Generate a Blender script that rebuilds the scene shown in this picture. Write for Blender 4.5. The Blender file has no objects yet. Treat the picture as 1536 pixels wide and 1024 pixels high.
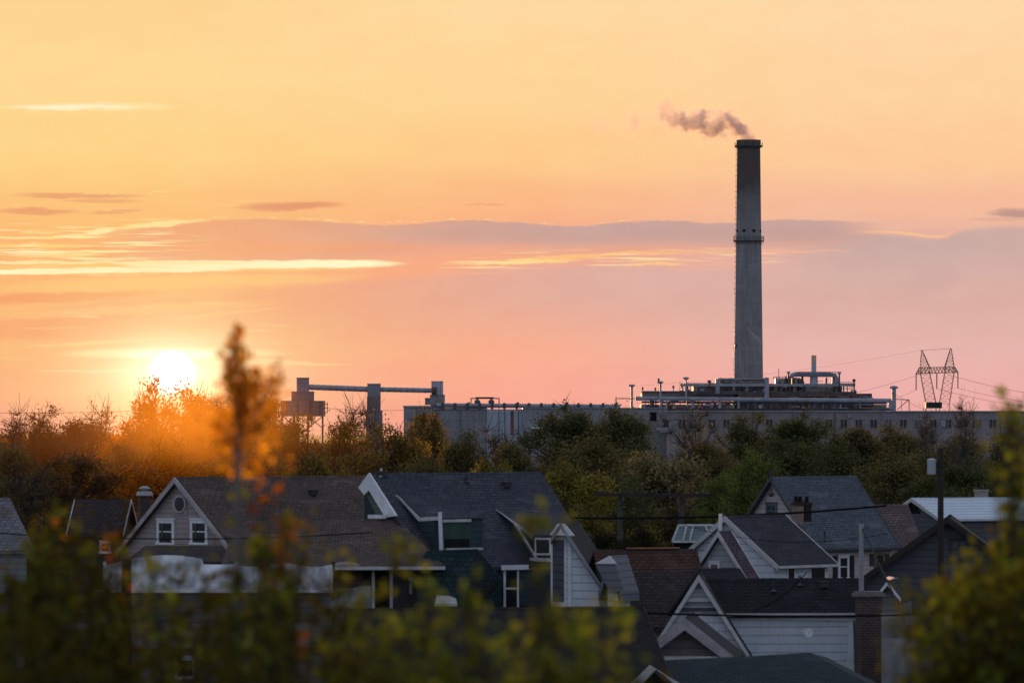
import bpy, math, random
import numpy as np
from mathutils import Vector
F = 7680.0          # focal length in photo pixels (180 mm lens on a 36 mm sensor, 1536 px wide)
HY = 650.0          # eye level, photo row
EYE = 14.0
R = math.radians
scene = bpy.context.scene
COL = scene.collection
random.seed(7)

def P(px, py, Y):
    return Vector(((px-768)/F*Y, Y, EYE-(py-HY)/F*Y))
def ground_z(y):
    if y >= 210: return 0.0
    t = min(1, max(0, (210-y)/150.0)); t = t*t*(3-2*t)
    return 9.0*t
def lin(c):
    return tuple(((v/255)/12.92 if v/255 <= .04045 else ((v/255+.055)/1.055)**2.4) for v in c)+(1.0,)

# ------------------------------------------------------------------ materials
MATS = {}
class NT:
    def __init__(s, name):
        s.m = bpy.data.materials.new(name); s.m.use_nodes = True
        s.t = s.m.node_tree; s.n = s.t.nodes; s.l = s.t.links
        s.b = s.n['Principled BSDF']; s.out = s.n['Material Output']
        s.b.inputs['Specular IOR Level'].default_value = .25
    def node(s, ty, **kw):
        n = s.n.new(ty)
        for k, v in kw.items():
            if hasattr(n, k) and not k.startswith('i_'): setattr(n, k, v)
        return n
    def uv(s, sc=(1,1,1), gen='UV'):
        tc = s.n.new('ShaderNodeTexCoord'); mp = s.n.new('ShaderNodeMapping')
        mp.inputs['Scale'].default_value = sc
        s.l.new(tc.outputs[gen], mp.inputs['Vector']); return mp.outputs['Vector']
    def noise(s, vec, scale, detail=5, rough=.6):
        n = s.n.new('ShaderNodeTexNoise'); n.inputs['Scale'].default_value = scale
        n.inputs['Detail'].default_value = detail; n.inputs['Roughness'].default_value = rough
        s.l.new(vec, n.inputs['Vector']); return n.outputs['Fac']
    def mix(s, f, a, b, mode='MIX'):
        n = s.n.new('ShaderNodeMix'); n.data_type = 'RGBA'; n.blend_type = mode
        for sock, v in ((n.inputs['Factor'], f), (n.inputs[6], a), (n.inputs[7], b)):
            if isinstance(v, (int, float)): sock.default_value = v
            elif isinstance(v, tuple): sock.default_value = v if len(v) == 4 else v+(1,)
            else: s.l.new(v, sock)
        return n.outputs[2]
    def math(s, op, a, b=0.0, c=None):
        n = s.n.new('ShaderNodeMath'); n.operation = op
        for i, v in enumerate((a, b, c)):
            if v is None: continue
            if isinstance(v, (int, float)): n.inputs[i].default_value = v
            else: s.l.new(v, n.inputs[i])
        return n.outputs[0]
    def rng(s, v, a, b, c=0.0, d=1.0):
        n = s.n.new('ShaderNodeMapRange'); n.clamp = True
        for i, x in enumerate((a, b, c, d)): n.inputs[i+1].default_value = x
        s.l.new(v, n.inputs[0]); return n.outputs[0]
    def bump(s, h, st=.3, dist=.05):
        n = s.n.new('ShaderNodeBump'); n.inputs['Strength'].default_value = st; n.inputs['Distance'].default_value = dist
        s.l.new(h, n.inputs['Height']); s.l.new(n.outputs[0], s.b.inputs['Normal'])
    def col(s, c): s.l.new(c, s.b.inputs['Base Color'])

def m_plain(name, c, rough=.7, var=.35, scale=1.2, metal=0.0):
    if name in MATS: return MATS[name]
    t = NT(name); v = t.uv(gen='Object')
    a = t.noise(v, scale, 6, .65); b = t.noise(v, scale*7, 3, .6)
    f = t.rng(a, .3, .7); 
    c1 = tuple(x*(1-var) for x in c); c2 = tuple(min(1, x*(1+var*.5)) for x in c)
    k = t.mix(f, c1, c2); k = t.mix(t.rng(b, .35, .75, 0, .35), k, tuple(x*.55 for x in c))
    t.col(k); t.b.inputs['Roughness'].default_value = rough; t.b.inputs['Metallic'].default_value = metal
    MATS[name] = t.m; return t.m

def m_shingle(name, c, c2=None, row=.22, stain=(.5,.45,.4)):
    if name in MATS: return MATS[name]
    t = NT(name); v = t.uv()
    br = t.n.new('ShaderNodeTexBrick'); t.l.new(v, br.inputs['Vector'])
    c2 = c2 or tuple(x*1.35 for x in c)
    br.inputs['Color1'].default_value = tuple(x*.70 for x in c)+(1,); br.inputs['Color2'].default_value = c2+(1,)
    br.inputs['Mortar'].default_value = tuple(x*.18 for x in c)+(1,)
    br.inputs['Scale'].default_value = 1; br.inputs['Mortar Size'].default_value = .034
    br.inputs['Mortar Smooth'].default_value = .4; br.inputs['Brick Width'].default_value = .42
    br.inputs['Row Height'].default_value = row; br.offset = .5; br.squash = 1
    n1 = t.noise(v, .35, 6, .65); n2 = t.noise(t.uv((3.5,.35,1)), 1, 5, .6)
    n3 = t.noise(v, 9, 3, .7); n4 = t.noise(t.uv((.9,2.2,1)), .5, 2, .5)
    k = t.mix(t.rng(n1, .42, .62, 0, .6), br.outputs['Color'], tuple(x*.6 for x in c)+(1,))
    k = t.mix(t.rng(n2, .46, .66, 0, .7), k, tuple(a*b*1.8 for a, b in zip(c, stain))+(1,))
    k = t.mix(t.rng(n3, .55, .75, 0, .45), k, tuple(min(1, x*1.9) for x in c)+(1,))
    k = t.mix(t.rng(n4, .60, .64, 0, .45), k, tuple(x*.5 for x in c)+(1,)); k = t.mix(t.rng(n4, .40, .34, 0, .40), k, tuple(min(1, x*1.6) for x in c)+(1,))
    t.col(k); t.b.inputs['Roughness'].default_value = .85
    t.bump(br.outputs['Fac'], .35, .03)
    MATS[name] = t.m; return t.m

def m_siding(name, c, lap=.4, stain=.35, warm=(.55,.42,.36)):
    if name in MATS: return MATS[name]
    t = NT(name); v = t.uv()
    sp = t.n.new('ShaderNodeSeparateXYZ'); t.l.new(v, sp.inputs[0])
    fr = t.math('FRACT', t.math('DIVIDE', sp.outputs['Y'], lap))
    line = t.rng(fr, .0, .24, 1, 0)
    n1 = t.noise(v, .8, 6, .65); n2 = t.noise(t.uv((5,.6,1)), 1, 5, .65); 
    k = t.mix(t.rng(n1, .3, .7), tuple(x*.82 for x in c)+(1,), c+(1,))
    k = t.mix(t.rng(n2, .5, .75, 0, stain), k, tuple(a*b for a, b in zip(c, warm))+(1,))
    k = t.mix(t.math('MULTIPLY', line, .8), k, tuple(x*.3 for x in c)+(1,))
    t.col(k); t.b.inputs['Roughness'].default_value = .6
    t.bump(fr, .5, .03)
    MATS[name] = t.m; return t.m

def m_panel(name, c, w=12.0, h=4.2, var=.3):
    """flat industrial wall: cladding/concrete panels with joints, run-off streaks and patches"""
    if name in MATS: return MATS[name]
    t = NT(name); v = t.uv()
    br = t.n.new('ShaderNodeTexBrick'); t.l.new(v, br.inputs['Vector'])
    br.inputs['Color1'].default_value = tuple(x*.86 for x in c)+(1,); br.inputs['Color2'].default_value = c+(1,)
    br.inputs['Mortar'].default_value = tuple(x*.5 for x in c)+(1,)
    br.inputs['Scale'].default_value = 1; br.inputs['Mortar Size'].default_value = .12; br.inputs['Mortar Smooth'].default_value = .6
    br.inputs['Brick Width'].default_value = w; br.inputs['Row Height'].default_value = h; br.offset = .0
    n1 = t.noise(v, .12, 7, .65); n2 = t.noise(t.uv((1.1,.07,1)), 1, 6, .7); n3 = t.noise(v, 1.2, 4, .7)
    k = t.mix(t.rng(n1, .3, .7, 0, .8), br.outputs['Color'], tuple(x*(1-var*1.3) for x in c)+(1,))
    k = t.mix(t.rng(n2, .48, .72, 0, .6), k, (c[0]*.55, c[1]*.48, c[2]*.45, 1))
    k = t.mix(t.rng(n3, .55, .75, 0, .35), k, tuple(x*.5 for x in c)+(1,))
    t.col(k); t.b.inputs['Roughness'].default_value = .75
    MATS[name] = t.m; return t.m

def m_chimney():
    t = NT('chimney_concrete')
    tc = t.n.new('ShaderNodeTexCoord'); sp = t.n.new('ShaderNodeSeparateXYZ'); t.l.new(tc.outputs['Object'], sp.inputs[0])
    z = sp.outputs['Z']
    n1 = t.noise(t.uv((1,1,.28), 'Object'), .55, 7, .65)
    n2 = t.noise(t.uv((1.6,1.6,.05), 'Object'), 1, 6, .7)
    n3 = t.noise(t.uv((.25,.25,1.6), 'Object'), 1, 5, .7)
    c = (.34,.325,.335)
    k = t.mix(t.rng(n1, .3, .7), tuple(x*.62 for x in c)+(1,), tuple(x*1.05 for x in c)+(1,))
    k = t.mix(t.rng(n2, .45, .72, 0, .55), k, (.17,.14,.13,1))
    k = t.mix(t.rng(n3, .5, .7, 0, .45), k, (.19,.17,.165,1))
    ln = t.rng(t.math('FRACT', t.math('DIVIDE', z, 3.1)), 0, .10, 1, 0)
    k = t.mix(t.math('MULTIPLY', ln, .35), k, (.14,.12,.12,1))
    zz = t.math('ADD', z, t.math('MULTIPLY', t.math('SUBTRACT', n1, .5), 14.0))
    k = t.mix(t.rng(zz, 83.5, 88.5, 0, .85), k, (.085,.055,.045,1))
    k = t.mix(t.rng(zz, 72, 84, 0, .4), k, (.12,.10,.09,1))
    t.col(k); t.b.inputs['Roughness'].default_value = .85
    return t.m

def m_leaf(name, dark, light, transl=.35, sat_t=None):
    if name in MATS: return MATS[name]
    t = NT(name); t.n.remove(t.b)
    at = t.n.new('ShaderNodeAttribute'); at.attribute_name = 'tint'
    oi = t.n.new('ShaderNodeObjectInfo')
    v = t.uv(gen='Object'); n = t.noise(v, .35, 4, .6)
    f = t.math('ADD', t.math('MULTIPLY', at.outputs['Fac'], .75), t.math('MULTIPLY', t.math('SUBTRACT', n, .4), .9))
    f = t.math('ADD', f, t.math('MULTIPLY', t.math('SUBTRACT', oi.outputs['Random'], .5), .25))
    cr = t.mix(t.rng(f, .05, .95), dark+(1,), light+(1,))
    d = t.n.new('ShaderNodeBsdfDiffuse'); tr = t.n.new('ShaderNodeBsdfTranslucent'); mx = t.n.new('ShaderNodeMixShader')
    t.l.new(cr, d.inputs[0])
    tcol = t.mix(1.0, cr, (sat_t or (1.9,1.25,.45))+(1,), 'MULTIPLY'); t.l.new(tcol, tr.inputs[0])
    mx.inputs[0].default_value = transl
    t.l.new(d.outputs[0], mx.inputs[1]); t.l.new(tr.outputs[0], mx.inputs[2]); t.l.new(mx.outputs[0], t.out.inputs[0])
    MATS[name] = t.m; return t.m

def m_glass(name='window_glass', c=(.012,.014,.018), rough=.12):
    if name in MATS: return MATS[name]
    t = NT(name); t.b.inputs['Base Color'].default_value = c+(1,)
    t.b.inputs['Roughness'].default_value = rough; t.b.inputs['Specular IOR Level'].default_value = .5
    v = t.uv(gen='Object'); t.bump(t.noise(v, 1.5, 2), .08, .05)
    MATS[name] = t.m; return t.m

# ------------------------------------------------------------------ mesh collector
class MB:
    def __init__(s): s.v = []; s.f = []; s.mi = []; s.m = 0
    def add(s, vs, fs):
        o = len(s.v); s.v += [tuple(x) for x in vs]
        s.f += [tuple(i+o for i in f) for f in fs]; s.mi += [s.m]*len(fs); return s
    def poly(s, *pts): return s.add(pts, [tuple(range(len(pts)))])
    def slab(s, pts, off):
        """closed prism from a polygon and an offset vector"""
        n = len(pts); off = Vector(off); q = [Vector(p)+off for p in pts]
        fs = [tuple(range(n)), tuple(range(2*n-1, n-1, -1))]
        fs += [(i, i+n, (i+1) % n+n, (i+1) % n) for i in range(n)]
        return s.add([Vector(p) for p in pts]+q, fs)
    def box(s, c, size, rz=0.0):
        c = Vector(c); hx, hy, hz = size[0]/2, size[1]/2, size[2]/2
        ca, sa = math.cos(rz), math.sin(rz); vs = []
        for z in (-hz, hz):
            for x, y in ((-hx,-hy),(hx,-hy),(hx,hy),(-hx,hy)):
                vs.append((c.x+x*ca-y*sa, c.y+x*sa+y*ca, c.z+z))
        return s.add(vs, [(3,2,1,0),(4,5,6,7),(0,1,5,4),(1,2,6,5),(2,3,7,6),(3,0,4,7)])
    def bar(s, a, b, w, h=None):
        a, b = Vector(a), Vector(b); h = h or w; d = (b-a).normalized()
        up = Vector((0,0,1)) if abs(d.z) < .95 else Vector((1,0,0))
        x = d.cross(up).normalized()*w/2; y = x.cross(d).normalized()*h/2
        vs = [a-x-y, a+x-y, a+x+y, a-x+y, b-x-y, b+x-y, b+x+y, b-x+y]
        return s.add(vs, [(3,2,1,0),(4,5,6,7),(0,1,5,4),(1,2,6,5),(2,3,7,6),(3,0,4,7)])
    def tube(s, pts, rad, seg=8, cap=True):
        pts = [Vector(p) for p in pts]; n = len(pts)
        if isinstance(rad, (int, float)): rad = [rad]*n
        vs = []; fs = []; px = None
        for i, p in enumerate(pts):
            d = (pts[min(i+1, n-1)]-pts[max(i-1, 0)]).normalized()
            if px is None:
                up = Vector((0,0,1)) if abs(d.z) < .9 else Vector((1,0,0)); px = d.cross(up).normalized()
            px = (px-d*px.dot(d)).normalized(); py = d.cross(px)
            for k in range(seg):
                a = 2*math.pi*k/seg; vs.append(p+(px*math.cos(a)+py*math.sin(a))*rad[i])
        for i in range(n-1):
            for k in range(seg):
                a, b = i*seg+k, i*seg+(k+1) % seg; fs.append((a, b, b+seg, a+seg))
        if cap: fs.append(tuple(range(seg-1, -1, -1))); fs.append(tuple((n-1)*seg+k for k in range(seg)))
        return s.add(vs, fs)
    def lathe(s, c, prof, seg=32):
        c = Vector(c); n = len(prof); vs = []; fs = []
        for r, z in prof:
            for k in range(seg):
                a = 2*math.pi*k/seg; vs.append((c.x+r*math.cos(a), c.y+r*math.sin(a), c.z+z))
        for i in range(n-1):
            for k in range(seg):
                a, b = i*seg+k, i*seg+(k+1) % seg; fs.append((a, b, b+seg, a+seg))
        fs.append(tuple(range(seg-1, -1, -1))); fs.append(tuple((n-1)*seg+k for k in range(seg)))
        return s.add(vs, fs)
    def build(s, name, mats, parent=None, label=None, smooth=False):
        me = bpy.data.meshes.new(name)
        off = Vector(parent_world(parent)) if parent is not None else Vector((0,0,0))
        me.from_pydata([tuple(Vector(v)-off) for v in s.v], [], s.f)
        for m in (mats if isinstance(mats, (list, tuple)) else [mats]): me.materials.append(m)
        uv = me.uv_layers.new(name='UVMap')
        for p, mi in zip(me.polygons, s.mi):
            p.material_index = mi; n = p.normal
            if abs(n.z) > .995: t1, t2 = Vector((1,0,0)), Vector((0,1,0))
            else:
                t1 = Vector((0,0,1)).cross(n).normalized(); t2 = n.cross(t1)
            for li in p.loop_indices:
                co = me.vertices[me.loops[li].vertex_index].co+off
                uv.data[li].uv = (co.dot(t1), co.dot(t2))
            if smooth: p.use_smooth = True
        o = bpy.data.objects.new(name, me); COL.objects.link(o)
        if parent is not None: o.parent = parent
        if label: o['label'] = label
        return o
def parent_world(o):
    p = Vector((0,0,0))
    while o is not None: p += o.location; o = o.parent
    return p
def empty(name, loc, label, cat, group=None):
    o = bpy.data.objects.new(name, None); COL.objects.link(o); o.location = loc; o.empty_display_size = .3
    o['label'] = label; o['category'] = cat
    if group: o['group'] = group
    return o
def tag(o, label=None, cat=None, group=None, kind=None):
    for k, v in (('label', label), ('category', cat), ('group', group), ('kind', kind)):
        if v: o[k] = v
    return o

# ------------------------------------------------------------------ shared materials
WHITE = m_plain('white_trim_paint', (.82,.83,.86), .5, .2)
DULLW = m_plain('weathered_white_paint', (.60,.58,.585), .6, .3)
GREY = m_plain('galvanised_steel', (.34,.35,.37), .55, .3)
DARKM = m_plain('dark_steel', (.06,.06,.065), .6, .3)
RUST = m_plain('rusty_steel', (.20,.085,.04), .8, .5, 2.5)
DWOOD = m_plain('dark_timber', (.045,.036,.032), .85, .4)
GLASS = m_glass()
PALEGL = m_glass('curtained_glass', (.07,.075,.08), .2)
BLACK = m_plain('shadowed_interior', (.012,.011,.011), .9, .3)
SH_BROWN = m_shingle('brown_shingles', (.105,.074,.064))
SH_BLUE = m_shingle('blue_grey_shingles', (.062,.066,.088))
SH_DARK = m_shingle('black_shingles', (.023,.023,.029))
SH_RED = m_shingle('red_brown_shingles', (.085,.040,.028), stain=(.4,.35,.3))
SH_UMBER = m_shingle('umber_shingles', (.050,.038,.038))
SH_SLATE = m_shingle('slate_grey_shingles', (.095,.112,.140), row=.2)
SH_PINK = m_shingle('faded_pink_shingles', (.15,.105,.11))
SH_TEAL = m_shingle('teal_shingles', (.016,.040,.044), row=.3)
SH_TEALR = m_shingle('dark_teal_roofing', (.018,.034,.038), row=.3)
SD_WHITE = m_siding('white_clapboard', (.74,.80,.88), .44)
SD_LILAC = m_siding('lilac_grey_clapboard', (.40,.335,.33), .3)
SD_CREAM = m_siding('cream_clapboard', (.55,.50,.48), .34, .25)
SD_TAUPE = m_siding('taupe_clapboard', (.22,.19,.20), .42)
SD_DARK = m_siding('charcoal_shingle_wall', (.085,.088,.108), .38)
SD_TEAL = m_siding('dark_teal_wall', (.035,.060,.068), .36)
SD_PALE = m_siding('pale_grey_shake', (.28,.30,.33), .34)
METALR = m_siding('ribbed_metal_roof', (.60,.68,.76), .6, .3)

# ------------------------------------------------------------------ camera
cam = bpy.data.cameras.new('camera'); co = bpy.data.objects.new('camera', cam); COL.objects.link(co)
co.location = (0, 0, EYE); co.rotation_euler = (R(90), 0, 0)
cam.sensor_width = 36; cam.lens = 180; cam.shift_y = (HY-512)/1536.0
cam.clip_start = 1; cam.clip_end = 60000
cam.dof.use_dof = True; cam.dof.focus_distance = 1100; cam.dof.aperture_fstop = 2.4
scene.camera = co
SKYK = .06
AMB = (.335,.38,.485)
# ------------------------------------------------------------------ sky and sun
SUN_PX, SUN_PY = 258.0, 561.0
sun_az = math.atan((SUN_PX-768)/F); sun_el = math.atan((HY-SUN_PY)/F)
world = bpy.data.worlds.new('World'); scene.world = world; world.use_nodes = True
wt = world.node_tree; wn = wt.nodes; wl = wt.links; wn.clear()
class S:
    """scalar socket with arithmetic"""
    def __init__(s, k): s.k = k
    @staticmethod
    def m(op, *a, clamp=False):
        n = wn.new('ShaderNodeMath'); n.operation = op; n.use_clamp = clamp
        for i, v in enumerate(a):
            if isinstance(v, S): wl.new(v.k, n.inputs[i])
            else: n.inputs[i].default_value = v
        return S(n.outputs[0])
    def __add__(s, o): return S.m('ADD', s, o)
    def __radd__(s, o): return S.m('ADD', s, o)
    def __sub__(s, o): return S.m('SUBTRACT', s, o)
    def __rsub__(s, o): return S.m('SUBTRACT', o, s)
    def __mul__(s, o): return S.m('MULTIPLY', s, o)
    def __rmul__(s, o): return S.m('MULTIPLY', s, o)
    def __truediv__(s, o): return S.m('DIVIDE', s, o)
def rng(v, a, b, c=0.0, d=1.0, smooth=True):
    n = wn.new('ShaderNodeMapRange'); n.clamp = True
    if smooth: n.interpolation_type = 'SMOOTHSTEP'
    for i, x in enumerate((a, b, c, d)):
        if isinstance(x, S): wl.new(x.k, n.inputs[i+1])
        else: n.inputs[i+1].default_value = x
    wl.new(v.k, n.inputs[0]); return S(n.outputs[0])
def cmix(f, a, b, mode='MIX'):
    n = wn.new('ShaderNodeMix'); n.data_type = 'RGBA'; n.blend_type = mode; n.clamp_factor = True
    for sock, v in ((n.inputs[0], f), (n.inputs[6], a), (n.inputs[7], b)):
        if isinstance(v, S): wl.new(v.k, sock)
        elif isinstance(v, (int, float)): sock.default_value = v
        elif isinstance(v, tuple): sock.default_value = v
        else: wl.new(v, sock)
    return n.outputs[2]
def ramp(f, stops):
    n = wn.new('ShaderNodeValToRGB'); cr = n.color_ramp; cr.interpolation = 'B_SPLINE' if False else 'EASE'
    while len(cr.elements) < len(stops): cr.elements.new(.5)
    for e, (p, c) in zip(cr.elements, stops): e.position = p; e.color = lin(c)
    wl.new(f.k, n.inputs[0]); return n.outputs[0]
def curve(f, pts, lo, hi):
    n = wn.new('ShaderNodeFloatCurve'); c = n.mapping.curves[0]
    pts = [(x/1536.0, (y-lo)/(hi-lo)) for x, y in pts]
    c.points[0].location = pts[0]; c.points[1].location = pts[-1]
    for p in pts[1:-1]: c.points.new(*p)
    n.mapping.update(); wl.new(f.k, n.inputs['Value'])
    return S(n.outputs[0])*(hi-lo)+lo
tc = wn.new('ShaderNodeTexCoord'); sep = wn.new('ShaderNodeSeparateXYZ'); wl.new(tc.outputs['Generated'], sep.inputs[0])
dx, dy, dz = (S(sep.outputs[i]) for i in range(3))
yy = S.m('MAXIMUM', dy, .05)
U = dx/yy*F+768.0; V = HY-dz/yy*F      # bearing and height of a sky direction
U01 = U/1536.0
def noise(sx, sy, seed, detail=4, rough=.55):
    cb = wn.new('ShaderNodeCombineXYZ'); wl.new((U*sx).k, cb.inputs[0]); wl.new((V*sy).k, cb.inputs[1]); cb.inputs[2].default_value = seed
    n = wn.new('ShaderNodeTexNoise'); n.inputs['Scale'].default_value = 1; n.inputs['Detail'].default_value = detail
    n.inputs['Roughness'].default_value = rough; wl.new(cb.outputs[0], n.inputs['Vector'])
    return S(n.outputs['Fac'])-.5
nA = noise(.006, .035, 1.3, 5); nB = noise(.022, .12, 5.1, 5, .6); nC = noise(.004, .012, 9.7, 3); nD = noise(.08, .16, 3.3, 3, .6)
V3 = V+nA*6.0+nB*3.0
VL = V+nA*11.0+nB*10.0+nD*4.0
Vs = (V+nC*40.0)/650.0
left = ramp(Vs, [(0,(254,211,146)),(.16,(254,216,150)),(.36,(254,211,138)),(.50,(253,190,120)),(.60,(251,176,116)),(.70,(252,182,118)),(.79,(253,186,120)),(.88,(250,172,126)),(.97,(246,160,136))])
mid = ramp(Vs, [(0,(254,216,160)),(.20,(254,213,152)),(.36,(254,203,140)),(.46,(252,184,134)),(.56,(246,168,136)),(.68,(248,168,136)),(.80,(251,172,142)),(.90,(250,168,146)),(.98,(248,162,146))])
right = ramp(Vs, [(0,(254,215,166)),(.20,(254,210,160)),(.36,(253,201,154)),(.48,(244,186,156)),(.56,(222,174,164)),(.68,(222,178,172)),(.80,(230,180,174)),(.90,(236,174,170)),(.98,(236,168,162))])
col = cmix(rng(U, 120, 800), left, mid); col = cmix(rng(U, 700, 1300), col, right)
# broad soft cloud body below the main band
t2 = curve(U01, [(0,470),(150,446),(300,438),(400,426),(600,410),(780,394),(900,390),(1100,400),(1536,410)], 300, 500)
body = rng(V3, t2-4.0, t2+16.0)*rng(V, t2+150.0, t2+30.0)
bc = cmix(rng(U, 250, 1000), lin((247,162,122)), lin((220,174,164)))
col = cmix(body*rng(U, -100, 200)*.95, col, bc)
# right-hand grey cloud
t3 = curve(U01, [(0,420),(1000,380),(1180,362),(1270,352),(1310,350),(1360,352),(1410,357),(1430,350),(1460,342),(1536,338)], 300, 500)
rc = rng(V3, t3-2.0, t3+7.0)*rng(V, t3+120.0, t3+12.0)*rng(U, 1120, 1300)
col = cmix(rc*.85, col, lin((200,170,164)))
col = cmix(rng(S.m('ABSOLUTE', V3-t3+2.0), 3.5, 0)*rng(U, 1250, 1300)*rng(U, 1450, 1400)*.8, col, lin((255,196,140)))
# main band
t1 = curve(U01, [(0,372),(100,364),(170,346),(230,338),(300,330),(420,329),(530,335),(600,336),(690,331),(770,333),(850,339),(880,338),(1000,330),(1060,334),(1100,333),(1200,329),(1300,333),(1536,338)], 300, 500)
Vt = V+nB*8.0+nD*5.0
bot = rng(U, 350, 800, 398, 372)+nA*14.0
main = rng(Vt, t1-1.5, t1+2.5)*rng(V, bot+14.0, bot-16.0)*rng(U, 95, 240)*rng(U, 1345, 1230)
mc = cmix(rng(U, 200, 900), lin((242,162,124)), lin((198,162,156)))
mc = cmix(rng(V, t1+10.0, t1+60.0)*.5, mc, lin((244,168,140)))
col = cmix(main*.95, col, mc)
rim = rng(S.m('ABSOLUTE', Vt-t1+1.5), 2.6, 0)*rng(nD+nB*.5, -.02, .22)*rng(U, 150, 200)*rng(U, 1250, 500, .3, 1)*rng(U, 1320, 1200)
col = cmix(rim*.9, col, lin((255,222,150)))
# lens shaped clouds (cx, cy, rx, ry, tilt, amount, colour)
def lens(cx, cy, rx, ry, tilt, amt, c, base=None, soft=.9):
    global col
    Vb = (base or VL)-(U-cx)*tilt
    d = S.m('POWER', S.m('ABSOLUTE', (U-cx)/rx), 2.0)+S.m('POWER', S.m('ABSOLUTE', (Vb-cy)/ry), 2.0)
    col = cmix(rng(d, 1.0, 1.0-soft)*amt, col, lin(c) if isinstance(c[0], int) else c+(1,))
MV = (226,142,108); MR = (214,150,130)
for a in [(120,293,115,5,.02,.7,MV),(150,301,70,4,.01,.55,MV),(55,317,75,7,0,.7,MV),(172,318,52,3.5,-.02,.6,MV),
          (435,309,95,9,-.035,.95,(226,146,112)),(730,307,42,2.5,0,.6,(232,164,128)),
          (1530,320,60,9,.0,.9,(186,146,140)),(1500,330,60,4,0,.4,(200,160,146)),
          (150,370,90,5,-.02,.6,(250,160,104)),(60,361,80,3,0,.6,(252,170,112)),(80,446,190,11,-.04,.9,(247,152,104)),
          (60,492,260,22,0,.85,(248,158,112)),(250,455,170,9,-.05,.6,(250,164,112)),(330,500,200,12,-.03,.3,(252,170,116)),(420,372,330,13,0,.4,(249,160,112)),(1080,352,130,8,0,.5,(206,160,146)),
          (900,377,260,9,-.02,.35,(232,162,136)),(1120,352,230,12,0,.55,(196,162,156)),(760,352,240,10,0,.5,(205,162,150)),(1380,372,190,16,.0,.35,(196,170,166))]:
    lens(*a)
YL = (1.0,.80,.42)
for a in [(130,160,160,9,0,.8,(255,230,172)),(110,161,110,4.5,0,.85,(255,244,208)),
          (250,424,340,13,-.03,.55,(255,206,132)),(200,465,260,9,-.05,.4,(255,200,128)),(60,349,40,2.2,0,.8,(255,224,150)),(48,345,26,1.6,0,.7,(255,232,160)),(100,340,24,1.4,0,.6,(255,226,150)),
          (150,347,28,5,-.2,.95,(255,238,176)),(90,357,110,3,-.03,.75,(255,218,140)),(245,335,80,5.5,-.10,.95,(255,230,158)),
          (60,369,130,4,0,.85,(255,210,124)),(110,382,100,4,-.06,.8,(255,214,130)),(240,290,25,1.5,0,.6,(255,226,150)),
          (560,396,60,3,0,.5,(255,210,130)),
          (880,384,160,4.5,-.06,.8,(255,196,128)),(780,393,110,4,-.035,.9,(255,214,140)),(1000,378,140,3,-.02,.6,(253,186,130)),
          (1150,378,150,3.5,-.015,.6,(246,184,146)),(980,396,60,3.2,-.04,.8,(255,200,140)),(720,410,50,2,0,.4,(253,180,130)),
          (300,421,130,5,0,.4,(255,200,126)),(130,476,26,1.6,0,.8,(255,216,150)),(330,470,110,3.5,-.10,.5,(255,200,130)),
          (140,514,130,3.5,-.05,.6,(255,214,140)),(130,410,160,3,0,.5,(255,216,140))]:
    lens(*a)
def streak(cx, cy, rx, ry, tilt, gain, c):
    """sun-lit cloud slit, broken into strands"""
    global col
    Vb = V+nA*7.0+nB*7.0-(U-cx)*tilt
    d = S.m('POWER', S.m('ABSOLUTE', (U-cx)/rx), 4.0)+S.m('POWER', S.m('ABSOLUTE', (Vb-cy)/ry), 2.0)
    col = cmix(rng(d, 1.0, .2)*gain, col, c+(1,))
streak(270, 401, 345, 10, -.012, .75, (1.0,.60,.20))
streak(390, 396, 228, 7.5, 0, 1, (1.1,.97,.62))
streak(150, 406, 240, 5.0, -.015, 1, (1.1,.97,.60))
streak(150, 394, 250, 2.8, 0, .85, (1.0,.84,.42))
def strands(x0, x1, y0, y1, tilt, gain, c, lo=.04):
    global col
    Vb = V-(U-(x0+x1)/2)*tilt
    m = rng(nS+nA*.35, lo, lo+.13)*rng(U, x0, x0+60)*rng(U, x1, x1-160)*rng(Vb, y0, y0+10)*rng(Vb, y1, y1-10)
    col = cmix(m*gain, col, c+(1,))
nS = noise(.0065, .21, 14.2, 6, .6)
strands(-200, 340, 330, 420, -.03, 1, (1.05,.88,.46), .02); strands(-200, 470, 284, 325, 0, .35, (1.0,.74,.36)); strands(640, 1260, 370, 404, -.02, .9, (1.0,.74,.38), .02); strands(-200, 520, 436, 560, 0, .35, (1.0,.74,.36), .08)
# glow and disc of the low sun
du, dv = U-SUN_PX, V-SUN_PY
r = S.m('SQRT', du*du+dv*dv)
re = S.m('SQRT', (du*.55)*(du*.55)+dv*dv)
gl = S.m('EXPONENT', r*(-1/150.0))
col = cmix(gl*.8, col, (1.0,.66,.24,1))
col = cmix(S.m('EXPONENT', re*(-1/42.0))*.95, col, (1.15,.95,.50,1))
lens(258, 530, 190, 11, 0, .85, (1.1,.86,.42), V+nA*9.0)
lens(258, 532, 90, 10, 0, .9, (1.3,1.15,.75), V+nA*5.0)
lens(170, 556, 140, 3, .01, .6, (1.05,.80,.40)); lens(400, 544, 150, 5, .03, .5, (1.05,.76,.36)); lens(340, 560, 110, 3, 0, .5, (1.05,.80,.40))
lens(300, 546, 60, 4, 0, .6, (1.1,.85,.42))
col = cmix(S.m('EXPONENT', re*(-1/26.0))*1.6, col, (1.6,1.4,.95,1))
col = cmix(rng(r, 39, 18), col, (3.5,3.3,2.8,1))
# fine film-like unevenness of thin haze
col = cmix(.10, col, cmix(rng(noise(.012,.03,21,5)+0.0, -.2, .2), (0.55,.36,.24,1), (1.0,.86,.62,1)), 'SOFT_LIGHT')
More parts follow.
